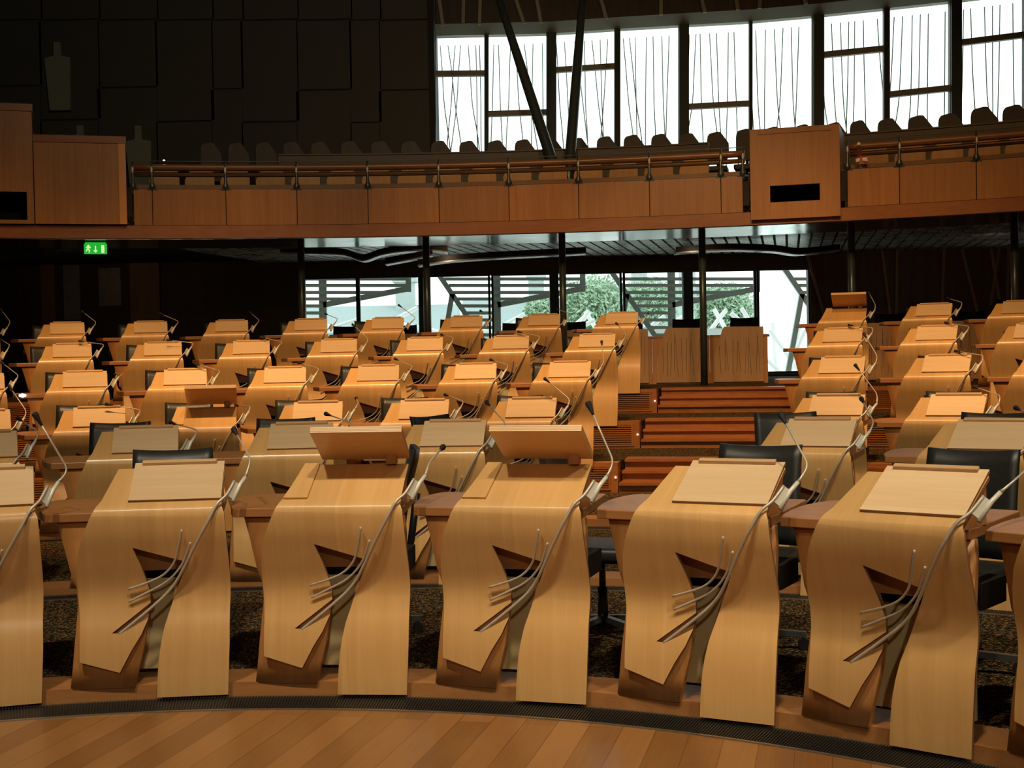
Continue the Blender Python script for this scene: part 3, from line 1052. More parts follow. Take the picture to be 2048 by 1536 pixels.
# floor grilles along the kerbs
for k in range(3):
    R = ROWR[k]
    zf = -.02 if k == 0 else CARP[k - 1]
    R0, R1 = (3.99, R + .084) if k == 0 else (R - .08, R + .084)
    root = empty('floor_grille', pol(R0, 0, zf))
    inv = root.location
    mb = MB(); mb.arc(R0, R1, zf - .03, zf + .001, A0, A1_, 120); mb.v = [v - inv for v in mb.v]
    mb.build('channel', 'grille_dark', root)
    mb = MB(); mb.arc(R0 - .004, R0 + .010, zf - .02, zf + .006, A0, A1_, 140); mb.v = [v - inv for v in mb.v]
    mb.build('edge_strip', 'grille_edge', root)
    mb = MB(); nb = int((R1 - R0 - .03) / .011)
    a_lo, a_hi = RAD(-34), RAD(60)
    step = .0125 / R0
    a = a_lo
    while a < a_hi:
        lo, hi = pol(R0 + .012, a + .012 / R0, zf + .004), pol(R1 - .022, a - .012 / R0, zf + .004)
        mb.bar(lo, hi, .0045, .006)
        q = pol(R1 - .012, a, zf + .005)
        t_ = Vector((math.cos(a), -math.sin(a), 0))
        mb.bar(q - t_ * .0035, q + t_ * .0035, .016, .008, mi=1)
        a += step
    mb.v = [v - inv for v in mb.v]
    mb.build('bars', ['grille_bar', 'grille_edge'], root)
    tag(root, ['black curved floor grille between the plank floor and the front row', 'black curved floor grille in the carpet before the second row', 'black curved floor grille in the carpet before the third row'][k], 'floor grille')

# ------------------------------------------------------------------ row of officials' desks with engraved fronts
R7 = 18.75
def eng_desk(a, label, seed):
    rnd = random.Random(seed)
    root = empty('engraved_desk', pol(R7, a, CARP[5]), -a)
    tag(root, label, 'desk', 'engraved-front desks behind the rearmost row')
    out = [(-.37, 0.02), (.37, .02), (.37, .80), (-.17, .84), (-.21, .82), (-.235, .76), (-.27, .66), (-.32, .52), (-.36, .38)]
    mb = MB(); mb.prism([(-.37, .02), (.37, .02), (.365, .83), (-.20, .84), (-.23, .80), (-.255, .72), (-.29, .62), (-.33, .50), (-.365, .36)], lambda x, z, k: (x, 0.0 if k == 0 else .025, z))
    mb.build('front_panel', 'panelwood', root, bevel=.003)
    mb = MB(); mb.box(-.4245, .4245, .03, .06, .0, .68)
    mb.build('body', 'oak', root)
    mb = MB(); mb.box(-.42, .42, .03, .60, .68, .72)
    mb.build('table_top', 'oak_x', root, bevel=.004)
    mb = MB()
    for i in range(11):
        x = -.26 + i * .057 + rnd.uniform(-.012, .012)
        b, t = rnd.uniform(.10, .20), rnd.uniform(.60, .78)
        if x < -.15:
            t = min(t, .50 + (x + .30) * 1.2)
        x2 = x + rnd.uniform(-.04, .04)
        mb.bar((x, -.0015, b), ((x + x2) / 2 + rnd.uniform(-.006, .006), -.0015, (b + t) / 2), .004, .007, (0, 1, 0))
        mb.bar(((x + x2) / 2, -.0015, (b + t) / 2), (x2, -.0015, t), .004, .007, (0, 1, 0))
    mb.build('engraving', 'engrave', root)


for j, d in enumerate([14.3, 11.7, 9.1, 6.5, 3.9, 1.3, -1.3, -3.9]):
    lab = {0: 'engraved wooden desk front against the windows, nearest the right side of the stairs', 1: 'engraved wooden desk front in the middle of the three at the stair head',
           2: 'engraved wooden desk front half hidden by the rearmost maple desk at the stairs'}.get(j, f'engraved-front desk behind the rearmost row, {ORD[j]} leftwards from the stairs')
    eng_desk(RAD(d), lab, 10 + j)
for j, d in enumerate([20.6, 23.9, 27.2]):
    eng_desk(RAD(d), f'engraved-front desk behind the rearmost row, {ORD[j]} rightwards past the stairs', 40 + j)
for j, d in enumerate([14.3, 11.7, 9.1, 6.5, 3.9, 1.3, -1.3, -3.9]):
    a = RAD(d)
    place_chair(pol(R7 + .92, a, CARP[5]), -a, f'black chair behind an engraved-front desk, {ORD[j]} leftwards from the stair head', 'chairs behind the engraved desks')
for j, d in enumerate([20.6, 23.9]):
    a = RAD(d)
    place_chair(pol(R7 + .92, a, CARP[5]), -a, f'black chair behind an engraved-front desk, {ORD[j]} rightwards past the stairs', 'chairs behind the engraved desks')

# ------------------------------------------------------------------ back wall and lower windows (plane y = YW)
YW = 25.0
def zpx(px, py, Y):
    return at(px, py, Y).z


def xpx(px, py, Y):
    return at(px, py, Y).x


FL = CARP[5]
ZT = zpx(1024, 549, YW)      # window head
ZL = zpx(1024, 519, YW)      # lintel top / ceiling
XL, XR = xpx(608, 620, YW), xpx(1619, 620, YW)
mb = MB(); mb.box(-15, XL, YW - .08, YW + .25, FL - .3, 4.1)
struct(mb.build('wall_back', 'lowwall'))
mb = MB(); mb.box(XR, 15, YW - .08, YW + .25, FL - .3, 4.1)
struct(mb.build('wall_back', 'lowwall'))
mb = MB(); mb.box(XL, XR, YW - .08, YW + .25, ZT, 4.1)
struct(mb.build('wall_back', 'lowwall'))
panes = [(612, 713), (721, 838), (862, 977), (988, 1100), (1132, 1240), (1251, 1365), (1411, 1508), (1518, 1616)]
extra = [(1386, 1400)]
zs = FL + .05
WN = [0]
for i, (p0, p1) in enumerate(panes + extra):
    WN[0] += 1
    x0, x1 = xpx(p0, 620, YW), xpx(p1, 620, YW)
    root = empty(f'window_{WN[0]}', ((x0 + x1) / 2, YW, zs))
    struct(root)
    w = (x1 - x0) / 2
    mb = MB()
    f = .04
    H_ = ZT - zs
    mb.box(-w - f, -w, -.05, .05, 0, H_); mb.box(w, w + f, -.05, .05, 0, H_)
    mb.box(-w, w, -.05, .05, H_ - .02, H_); mb.box(-w, w, -.05, .05, -.05, .04)
    mb.build('frame', 'mullion', root)
    mb = MB(); mb.box(-w, w, -.006, .006, .04, H_ - .02)
    mb.build('pane', 'glass', root)
for p0, p1 in ((838, 848), (1100, 1118), (1366, 1385)):
    TRI[0] += 1
    mb = MB(); mb.box(xpx(p0, 620, YW), xpx(p1, 620, YW), YW - .1, YW + .1, FL, ZT)
    struct(mb.build(f'trim_{TRI[0]}', 'mullion_grey'))
TRI[0] += 1
mb = MB(); mb.box(XL, XR, YW - .15, YW + .2, FL - .02, zs)
struct(mb.build(f'trim_{TRI[0]}', 'mullion_grey'))
# battens on the right back wall
for j, (x0, y0, x1, y1) in enumerate([(1761, 480, 1780, 630), (1794, 484, 1792, 630), (1888, 486, 1884, 606), (1919, 480, 1957, 635), (1979, 482, 1998, 598), (2000, 482, 1981, 610), (2017, 470, 2015, 598), (2030, 470, 2027, 598),
                                      (1612, 500, 1650, 640), (1700, 490, 1712, 600)]):
    a, b = at(x0, y0, YW - .10), at(x1, y1, YW - .10)
    mb = MB(); mb.bar(a - b, (0, 0, 0), .05, .035, (0, 1, 0))
    o = mb.build('wall_batten', 'batten', loc=b)
    tag(o, (f'slanting batten on the dark wall right of the lower windows, {ORD[j]} from the glass column' if j < 8 else f'slanting batten close to the right end of the lower windows, {ORD[j - 8]} of two'), 'batten', 'slanting battens on the back wall')
# dim doorway on the left back wall
root = empty('door_1', at(200, 640, YW - .1)); struct(root)
o_ = root.location
mb = MB()
for (x0, y0, x1, y1) in ((84, 490, 108, 640), (262, 520, 318, 640), (108, 490, 262, 520)):
    a, b = at(x0, y1, YW - .12) - o_, at(x1, y0, YW - .12) - o_
    mb.box(a.x, b.x, -.04, .04, a.z - (.0 if y1 < 600 else .6), b.z)
mb.build('door_frame', 'batten', root)
mb = MB()
for (x0, y0, x1, y1) in ((128, 530, 158, 640), (198, 535, 240, 612)):
    a, b = at(x0, y1, YW - .12) - o_, at(x1, y0, YW - .12) - o_
    mb.box(a.x, b.x, -.01, .02, a.z, b.z)
mb.build('door_pane', 'cutout' if False else 'slat', root)

# ------------------------------------------------------------------ ceiling below the gallery
RB_ = 17.0
ZB = 3.215
GA0, GA1 = RAD(-50), RAD(66)
mb = MB(); mb.arc(RB_ + .02, 18.55, ZB - .01, ZB + .05, GA0, GA1, 80)
struct(mb.build('ceiling', 'soffit'), 'polished band under the gallery edge')
mb = MB(); mb.deck(18.55, 24.95, ZB + .13, ZB + .17, GA0, GA1, 60)
struct(mb.build('ceiling', 'black'))
root = empty('ceiling', (0, 22, ZB)); struct(root, 'ceiling of parallel grey boards with dark gaps')
dv = Vector((math.sin(RAD(11.5)), math.cos(RAD(11.5)), 0))
nslat = 0
for i in range(74):
    x = -5.6 + i * .195
    # run each board from the soffit ring to the wall
    a = Vector((x, 19.0, 0))
    t = 0.0
    p = a
    for _ in range(400):
        p = a + dv * t
        if math.hypot(p.x - CX, p.y - CY) > 18.56:
            break
        t += .02
    q = a + dv * ((24.9 - a.y) / dv.y)
    if q.y - p.y < .3:
        continue
    mb = MB(); mb.bar(p - Vector((0, 22, 0)) + Vector((0, 0, .10)), q - Vector((0, 22, 0)) + Vector((0, 0, .10)), .15, .03)
    mb.build('board', 'slat', root); nslat += 1


def baffle(pts, Y, label):
    P = dense([at(x, y, Y) for x, y in pts], 5)
    o = P[len(P) // 2].copy()
    root = empty('ceiling_baffle', o)
    mb = MB()
    for a, b in zip(P[:-1], P[1:]):
        a, b = a - o, b - o
        a, b = a + Vector((0, 0, -.075)), b + Vector((0, 0, -.075)); up = Vector((0, 0, .085)); dp = Vector((0, .05, 0))
        mb.hexa([a, b, b + dp, a + dp, a + up, b + up, b + dp + up, a + dp + up])
    mb.build('board', 'baffle', root)
    mb = MB()
    for a, b in zip(P[:-1], P[1:]):
        a, b = a - o, b - o
        a, b = a + Vector((0, 0, -.076)), b + Vector((0, 0, -.076)); up = Vector((0, 0, -.022)); dp = Vector((0, .35, 0))
        mb.hexa([a + up, b + up, b + dp + up, a + dp + up, a, b, b + dp, a + dp])
    mb.build('lower_flange', 'slat', root)
    tag(root, label, 'ceiling baffle', 'wavy baffles under the gallery')


baffle([(560, 495), (640, 496), (690, 499), (725, 510), (760, 499), (800, 492), (860, 489), (895, 494)], 21.8, 'dark wavy ceiling baffle with a dip, left above the windows')
baffle([(770, 517), (835, 505), (865, 499)], 21.8, 'short dark ceiling baffle slanting behind the dipped wavy one')
baffle([(835, 520), (900, 511), (1000, 504), (1100, 499), (1172, 495)], 21.8, 'long dark ceiling baffle bowing gently above the middle windows')
baffle([(1352, 495), (1400, 491), (1470, 488), (1550, 491), (1600, 497), (1680, 489)], 21.8, 'dark curved ceiling baffle at the right end of the windows')

# columns that carry the gallery
for j, (px, lab) in enumerate(((604, 'slim steel column at the left end of the windows'), (854, 'slim steel column between the second and third window panes'),
                               (1126, 'slim steel column in front of the middle of the windows'), (1406, 'slim steel column behind the engraved desk fronts'),
                               (1704, 'slim steel column before the dark wall right of the windows'), (2030, 'slim steel column at the far right under the gallery'))):
    p = on_arc(px, 600, 17.75)
    mb = MB(); mb.tube([(0, 0, 0), (0, 0, ZB - FL)], .05, 16)
    o = mb.build('column', 'strut', loc=(p.x, p.y, FL))
    tag(o, lab, 'column', 'steel columns below the gallery')

# exit sign
p = on_arc(191, 497, 17.3)
sx = .0068 * 1.0
root = empty('exit_sign', p, -math.atan2(p.x, p.y))
k = p.y / FPX
mb = MB(); mb.box(-22 * k, 22 * k, -.02, .02, -11 * k, 9 * k); mb.build('sign_face', 'signgreen', root)
mb = MB(); mb.box(-20 * k, 20 * k, -.015, .015, 9.4 * k, 12 * k); mb.build('housing', 'signgreen', root)
def pq(x, z): return (x * k, -.0215, z * k)
UPY = (0, 1, 0)
mb = MB(); mb.prism([(-15.2, 6.4), (-13.2, 7.2), (-11.6, 5.8), (-11.8, 4.2), (-9.3, 3.0), (-8.4, .6), (-9.8, .2), (-11.4, 1.8), (-12.4, -1.2), (-10.2, -3.6), (-11.6, -8.6), (-13.4, -8.2), (-12.6, -4.4), (-14.6, -2.6), (-17.8, -7), (-19.2, -5.8),
                     (-16.2, -.6), (-15.6, 2.2), (-17.8, .4), (-18.6, 1.6), (-15.8, 4.2)], lambda x, z, q: (x * k, -.024 if q == 0 else -.019, z * k))
mb.build('running_figure', 'signwhite', root)
mb = MB(); mb.prism([(-1.1, 5), (1.1, 5), (1.1, -4.5), (3.4, -3.2), (3.4, -5.4), (0, -8.6), (-3.4, -5.4), (-3.4, -3.2), (-1.1, -4.5)], lambda x, z, q: (x * k, -.024 if q == 0 else -.019, z * k))
mb.build('arrow', 'signwhite', root)
mb = MB(); mb.bar(pq(14, 6.5), pq(14, -9), 6 * k, .004, UPY)
mb.build('doorway', 'signwhite', root)
mb = MB(); mb.tube([(-15 * k, 0, 12 * k), (-15 * k, 0, ZB - p.z)], .006, 6); mb.tube([(15 * k, 0, 12 * k), (15 * k, 0, ZB - p.z)], .006, 6)
mb.build('hanger', 'strut', root)
tag(root, 'lit green exit sign hanging under the gallery', 'sign')

# ------------------------------------------------------------------ gallery
ZP = 3.395      # panel foot
ZP1 = 3.885     # panel head
ZH = 4.27       # glass rail head
def seg_panels(name, pxs, label, rails=True, first_px=None):
    aa = [ang(px, RB_) for px in pxs]
    root = empty(name, pol(RB_, aa[0], ZB))
    inv = root.location
    def sub(mb, nm, mat, **k):
        mb.v = [v - inv for v in mb.v]
        return mb.build(nm, mat, root, **k)
    for a0, a1 in zip(aa[:-1], aa[1:]):
        g = .006 / RB_
        mb = MB(); mb.arc(RB_, RB_ + .04, ZP, ZP1, a0 + g, a1 - g, 6); sub(mb, 'front_panel', 'gallery')
        mb = MB(); mb.arc(RB_ + .05, RB_ + .058, ZP1 + .03, ZH, a0 + 2 * g, a1 - 2 * g, 6); sub(mb, 'glass_pane', 'glass')
    mb = MB(); mb.arc(RB_ + .03, RB_ + .12, ZP - .02, ZP1 - .01, aa[0], aa[-1], 40); sub(mb, 'core', 'dark')
    mb = MB(); mb.arc(RB_ + .01, RB_ + .09, ZP1, ZP1 + .012, aa[0], aa[-1], 40); sub(mb, 'joint_strip', 'strut')
    mb = MB(); mb.arc(RB_ + .10, RB_ + .20, ZP1 - .02, ZP1 + .075, aa[0], aa[-1], 40); sub(mb, 'inner_rail', 'gallery_x')
    mb = MB(); mb.arc(RB_ + .045, RB_ + .063, ZH, ZH + .010, aa[0], aa[-1], 40); sub(mb, 'glass_capping', 'strut')
    for a in aa:
        t_ = Vector((math.cos(a), -math.sin(a), 0))
        q = pol(RB_ + .03, a, 0)
        mb = MB(); mb.tube([q + Vector((0, 0, ZP1 - .0)), q + Vector((0, 0, ZP1 + .05)), q + Vector((0, 0, ZP1 + .10)), q + Vector((0, 0, ZH - .10)), q + Vector((0, 0, ZH + .0))], [.05, .045, .022, .017, .012], 8)
        mb.arc(RB_ - .005, RB_ + .06, ZP1 - .012, ZP1 + .012, a - .07 / RB_, a + .07 / RB_, 2)
        sub(mb, 'post', 'strut')
        mb = MB(); mb.tube([q + Vector((0, -.012, ZH - .17)), q + Vector((0, -.018, ZH - .13)), q + Vector((0, -.012, ZH - .08))], [.010, .016, .010], 8); sub(mb, 'clamp', 'alu')
    if rails:
        for z, rr in ((ZH - .045, .05), (ZH - .135, .034)):
            mb = MB()
            pts = [pol(RB_ + .32 + (.06 if rr < .05 else 0), aa[0] + (aa[-1] - aa[0]) * i / 40, z) for i in range(41)]
            mb.tube(pts, rr, 10); sub(mb, 'leaning_rail', 'gallery_x')
    struct_tag = tag(root, label, 'balustrade')
    return aa


J1 = seg_panels('gallery_balustrade', [268, 306, 453, 595, 737, 879, 1019, 1158, 1300, 1443, 1487], 'long curved oak gallery front with glass rail, left of the slotted booth')
J2 = seg_panels('gallery_balustrade', [1696, 1800, 1954, 2108, 2250], 'oak gallery front with glass rail, right of the slotted booth')
TRI[0] += 1
mb = MB(); mb.arc(RB_ - .03, RB_ + .14, ZB, ZP - .06, GA0, GA1, 90); mb.arc(RB_ - .008, RB_ + .14, ZP - .06, ZP - .006, GA0, GA1, 90)
struct(mb.build(f'trim_{TRI[0]}', 'gallery_x'), 'oak fascia along the foot of the gallery front')
# gallery decks
mb = MB(); mb.arc(RB_ + .12, 19.0, ZB + .13, 3.36, GA0, GA1, 70)
struct(mb.build('floor', 'carpet'))
mb = MB(); mb.deck(19.0, 24.95, ZB + .20, 3.95, GA0, GA1, 70)
struct(mb.build('floor', 'carpet'))


def booth(name, px0, px1, py_top, py_bot, depth, label, R=RB_ - .06, slot=None, opening=None, cap=True, edge=False):
    a0, a1 = ang(px0, R), ang(px1, R)
    am = (a0 + a1) / 2; w = 2 * R * math.sin((a1 - a0) / 2)
    zt = on_arc((px0 + px1) / 2, py_top, R).z; zb = on_arc((px0 + px1) / 2, py_bot, R).z
    root = empty(name, pol(R * math.cos((a1 - a0) / 2), am, zb), -am)
    H_ = zt - zb; h = w / 2
    def Q(px, py):
        p = on_arc(px, py, R) - root.location
        return p.x * math.cos(am) - p.y * math.sin(am), p.z
    t = .06
    ct = .10 if cap else 0.0
    mb = MB()
    hole = slot or opening
    if hole:
        hx0, hz1 = Q(hole[0], hole[1]); hx1, hz0 = Q(hole[2], hole[3])
        hx0 = max(hx0, -h + .001) if opening is None else -h
        if hx0 > -h + .01:
            mb.box(-h, hx0, 0, t, 0, H_ - ct)
        mb.box(hx1, h, 0, t, 0, H_ - ct)
        mb.box(hx0, hx1, 0, t, hz1, H_ - ct)
        mb.box(hx0, hx1, 0, t, 0, hz0)
    else:
        mb.box(-h, h, 0, t, 0, H_ - ct)
    mb.build('front_panel', 'gallery', root)
    mb = MB(); mb.box(-h, -h + .05, t, depth, 0, H_ - ct); mb.box(h - .05, h, t, depth, 0, H_ - ct); mb.box(-h + .05, h - .05, depth - .05, depth, 0, H_ - ct)
    mb.box(-h + .05, h - .05, t, depth - .05, H_ - ct - .04, H_ - ct)
    mb.build('side_panel', 'gallery', root)
    if cap:
        mb = MB(); mb.box(-h - .012, h + .012, -.015, depth + .012, H_ - ct, H_); mb.build('cap', 'gallery_x', root, bevel=.006)
    if edge is True:
        mb = MB(); mb.box(h - .09, h + .004, -.012, .02, 0, H_ - ct); mb.build('corner_post', 'tan_seat', root)
    if edge == 'both':
        mb = MB(); mb.box(-h - .004, -h + .10, -.012, .02, 0, H_ - ct); mb.build('corner_post', 'gallery', root)
        mb = MB(); mb.box(h - .10, h + .004, -.012, .02, 0, H_ - ct); mb.build('corner_post', 'gallery', root)
        mb = MB(); mb.box(-h + .10, h - .10, -.010, .02, H_ - .07, H_); mb.build('top_rail', 'gallery', root)
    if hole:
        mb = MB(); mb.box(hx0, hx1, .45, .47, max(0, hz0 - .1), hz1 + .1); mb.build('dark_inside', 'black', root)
    tag(root, label, 'booth', 'oak booths on the gallery front')
    return root


booth('booth', -40, 69, 206, 447, .9, 'tall oak booth with a dark opening at the far left of the gallery', opening=(-40, 382, 55, 440))
booth('booth', 71, 254, 271, 448, .9, 'plain oak booth with a capping, between the tall booth and the glass rail', edge=True)
booth('booth', 1503, 1681, 254, 436, .95, 'oak booth with a dark horizontal slot, right of the long gallery front', slot=(1540, 372, 1640, 400), cap=False, edge='both', R=RB_ - .10)

# solid dark strips painted in for the shaded gaps beside booths
for px0, px1, y0, y1, lab in ((256, 265, 375, 433, 'narrow dark strip standing for the gap beside the plain capped booth'), (1487, 1499, 362, 411, 'narrow dark strip standing for the gap left of the slotted booth'), (1682, 1693, 342, 402, 'narrow dark strip standing for the gap right of the slotted booth')):
    p = on_arc((px0 + px1) / 2, y1, RB_ - .01); q = on_arc((px0 + px1) / 2, y0, RB_ - .01); w = (px1 - px0) * p.y / FPX / 2
    mb = MB(); mb.box(-w, w, 0, .06, 0, q.z - p.z)
    o = mb.build('gap_fill', 'dark', loc=p); o.rotation_euler = (0, 0, -ang((px0 + px1) / 2, RB_))
    tag(o, lab, 'post', 'dark strips for the gaps beside the booths')

# first gallery row: wooden seats behind the glass
SEATW = None
def tan_seat():
    root = empty('wooden_gallery_chair')
    mb = MB(); mb.prism([(-.19, .42), (.19, .42), (.21, .50), (.21, .90), (.18, .955), (-.13, .955), (-.18, .90), (-.215, .80)], lambda x, z, k: (x, .20 if k == 0 else .245, z))
    mb.build('backrest', 'tan_seat', root, bevel=.006)
    mb = MB(); mb.box(-.19, .19, -.20, .22, .40, .455); mb.build('seat', 'tan_seat', root, bevel=.015)
    mb = MB(); mb.box(-.05, .05, -.12, .18, 0, .40); mb.build('pedestal', 'dark', root)
    return root


t0 = tan_seat(); first = True
a_ = J1[1] - .012; n = 0
SP1 = 70.5
for px in [330 + SP1 * i for i in range(16)] + [1745 + 74 * i for i in range(5)]:
    a = ang(px, 18.05)
    c = t0 if first else copy_tree(t0)
    first = False
    c.location = pol(18.05, a, 3.36 - .28); c.rotation_euler = (0, 0, -a)
    c.location.z = 3.36
    n += 1
    where = f'{ORD[n - 1]} from the plain booth' if n <= 16 else f'{ORD[n - 17]} rightwards from the slotted booth'
    tag(c, f'wooden gallery seat behind the glass rail, {where}', 'chair', 'wooden seats in the first gallery row')
# continuous ledge in front of the second gallery row
for px0, px1, lab in ((560, 1420, 'long dark wooden ledge before the upper gallery seats, left of the slotted booth'), (1690, 2200, 'dark wooden ledge before the upper gallery seats, right of the slotted booth')):
    a0, a1 = ang(px0, 19.0), ang(px1, 19.0)
    root = empty('seat_ledge', pol(19.0, a0, 3.36)); inv = root.location
    mb = MB(); mb.arc(18.98, 19.06, 3.41, 4.64, a0, a1, 40); mb.v = [v - inv for v in mb.v]; mb.build('front_board', 'ledge', root)
    mb = MB(); mb.arc(18.96, 19.16, 4.64, 4.662, a0, a1, 40); mb.v = [v - inv for v in mb.v]; mb.build('top_board', 'ledge', root)
    tag(root, lab, 'ledge')


def dark_seat():
    root = empty('gallery_chair')
    mb = MB()
    mb.prism([(-.17, .60), (.17, .60), (.225, .74), (.222, .90), (.06, 1.078), (-.01, 1.085), (-.16, 1.06), (-.20, 1.02), (-.212, .96), (-.215, .76)], lambda x, z, k: (x, .20 if k == 0 else .26, z))
    mb.build('backrest', 'seatback', root, bevel=.012)
    mb = MB(); mb.box(-.22, .22, -.22, .20, .42, .50); mb.build('seat', 'seatback', root, bevel=.02)
    mb = MB(); mb.tube([(0, 0, 0), (0, 0, .42)], .05, 10); mb.tube([(0, .12, .44), (0, .24, .50), (0, .255, .66)], .03, 8); mb.build('pedestal', 'dark', root)
    return root


s0 = dark_seat(); first = True
RS = 20.4
ZS = 3.95
seat_px = [(420, 284), (475, 284), (530, 283), (585, 282), (640, 282), (700, 281), (760, 281), (820, 281), (880, 281), (937, 281), (993, 280), (1048, 278), (1103, 277), (1156, 275), (1212, 272), (1266, 269), (1321, 267), (1377, 266), (1433, 263),
           (1491, 257), (1547, 253), (1607, 248), (1670, 244), (1718, 240), (1777, 236), (1838, 230), (1899, 226), (1966, 213), (2030, 209), (2092, 203)]
for j, (px, py) in enumerate(seat_px):
    a = ang(px, RS, 280)
    c = s0 if first else copy_tree(s0)
    first = False
    zt = on_arc(px, py, RS + .2).z
    c.location = pol(RS, a, ZS); c.rotation_euler = (0, 0, -a)
    sc_ = (zt - ZS) / 1.085
    c.scale = (.80 if px < 1600 else (.74 if px < 1725 else (.86 if px < 1950 else .92)), 1, sc_)
    if px < 870:
        w_ = f'against the dark wall, {ORD[8 - 1 - j]} leftwards of the windows'
    elif px < 1500:
        w_ = f'against the bright windows, {ORD[j - 8]} from their left edge'
    elif px < 1690:
        w_ = f'peeping over the slotted booth, {ORD[j - 20]} from its left'
    else:
        w_ = f'right of the slotted booth, {ORD[j - 23]} from it'
    tag(c, f'dark gallery seat in the upper row {w_}', 'chair', 'dark seats in the upper gallery row')

# ------------------------------------------------------------------ upper windows (polyline wall that leans outwards)
KN = [(872, 25.0), (1100, 25.0), (1235, 24.9), (1366, 24.7), (1500, 24.5), (1635, 24.0), (1772, 23.7), (1910, 23.4), (2053, 23.0), (2200, 22.6)]
LEAN = 1.022
def ydep(px):
    for (a, ya), (b, yb) in zip(KN[:-1], KN[1:]):
        if px <= b:
            return ya + (yb - ya) * (px - a) / (b - a)
    return KN[-1][1]


def uw(px, py, top):
    """point on the leaning glass: depth grows towards the head"""
    y = ydep(px)
    f = (245 - py) / 190.0
    return at(px, py, y * (1 + (LEAN - 1) * f))


def head(px):
    pts = [(872, 72), (970, 71), (1100, 67), (1235, 58), (1370, 50), (1500, 43), (1635, 31), (1770, 17), (1910, 2), (2053, -16), (2200, -34)]
    for (a, ya), (b, yb) in zip(pts[:-1], pts[1:]):
        if px <= b:
            return ya + (yb - ya) * (px - a) / (b - a)
    return -34


cells = [(872, 969, [(142, 153)]), (977, 1093, [(221, 232)]), (1112, 1229, [(131, 142)]), (1240, 1357, []), (1377, 1498, [(205, 216)]), (1504, 1624, []),
         (1647, 1767, [(98, 110)]), (1778, 1899, [(177, 189)]), (1921, 2046, [(72, 84)]), (2060, 2190, [])]
SILL = 352
def lean_bar(mb, pa, pb, wpx, thick):
    """vertical member following the lean between two pixel points, pushed out in depth"""
    pts = []
    for (x, y) in (pb, pa):
        l, r_ = uw(x - wpx / 2, y, 0), uw(x + wpx / 2, y, 0)
        d = Vector((0, thick, 0))
        pts += [l - d, r_ - d, r_ + d, l + d]
    mb.hexa(pts)


for i, (p0, p1, tr) in enumerate(cells):
    WN[0] += 1
    root = empty(f'window_{WN[0]}', uw((p0 + p1) / 2, SILL, 0)); struct(root)
    inv = root.location.copy()
    def fin(mb, nm, mat):
        mb.v = [v - inv for v in mb.v]
        return mb.build(nm, mat, root)
    h0, h1 = head(p0), head(p1)
    slope = (h1 - h0) / (p1 - p0)
    mb = MB()
    lean_bar(mb, (p0 - 1, h0), (p0 - 1, SILL), 3, .05); lean_bar(mb, (p1 + 1, h1), (p1 + 1, SILL), 3, .05)
    for (y0, y1) in ((SILL - 5, SILL),):
        q = [uw(p0, y1, 0), uw(p1, y1, 0), uw(p1, y0, 0), uw(p0, y0, 0)]
        d = Vector((0, .06, 0))
        mb.hexa([v - d for v in q] + [v + d for v in q])
    fin(mb, 'frame', 'mullion')
    for (y0, y1) in tr:
        mb = MB()
        ym = (p1 - p0) * slope / 2
        q = [uw(p0, y1 - ym, 0), uw(p1, y1 + ym, 0), uw(p1, y0 + ym, 0), uw(p0, y0 - ym, 0)]
        d = Vector((0, .06, 0))
        mb.hexa([v - d for v in q] + [v + d for v in q])
        fin(mb, 'transom', 'lintel')
    q = [uw(p0, SILL, 0), uw(p1, SILL, 0), uw(p1, h1, 0), uw(p0, h0, 0)]
    mb = MB(); d = Vector((0, .006, 0)); mb.hexa([v - d for v in q] + [v + d for v in q]); fin(mb, 'pane', 'glass')
    # screen of thin bent sticks just outside the glass
    rnd = random.Random(100 + i)
    sc_root = empty('stick_screen', inv + Vector((0, .95, 0)))
    inv2 = sc_root.location.copy()
    ns = 7
    for k in range(ns):
        x0 = p0 + (p1 - p0) * (k + rnd.uniform(.1, .9)) / ns
        x1 = min(max(x0 + rnd.choice((-1, 1, 1.6)) * rnd.uniform(2, 30), p0 + 2), p1 - 2)
        xm = x0 + (x1 - x0) * rnd.uniform(.25, .5)
        pts = [uw(x, y, 0) * 1.0 + Vector((0, .95, 0)) - inv2 for x, y in ((x0, head(x0) - 4), ((x0 + xm) / 2, 120), (xm, 190), ((xm + x1) / 2 + rnd.uniform(-2, 2), 260), (x1, SILL))]
        mb = MB(); mb.tube(dense(pts, 3), .0105, 6)
        mb.build('stick', 'stick', sc_root)
    tag(sc_root, f'screen of thin bent sticks outside the upper window, {ORD[i]} bay from the left', 'screen', 'stick screens outside the upper windows')
# mullions between the cells
for (x, w, big) in ((973, 8, 0), (1103, 19, 1), (1234.5, 10, 0), (1367, 19, 1), (1501, 6, 0), (1635.5, 21, 1), (1772.5, 10, 0), (1910, 21, 1), (2053, 12, 0)):
    TRI[0] += 1
    mb = MB(); lean_bar(mb, (x, head(x)), (x, SILL), w, .10 if big else .06)
    struct(mb.build(f'trim_{TRI[0]}', 'mullion_grey' if big else 'mullion'))
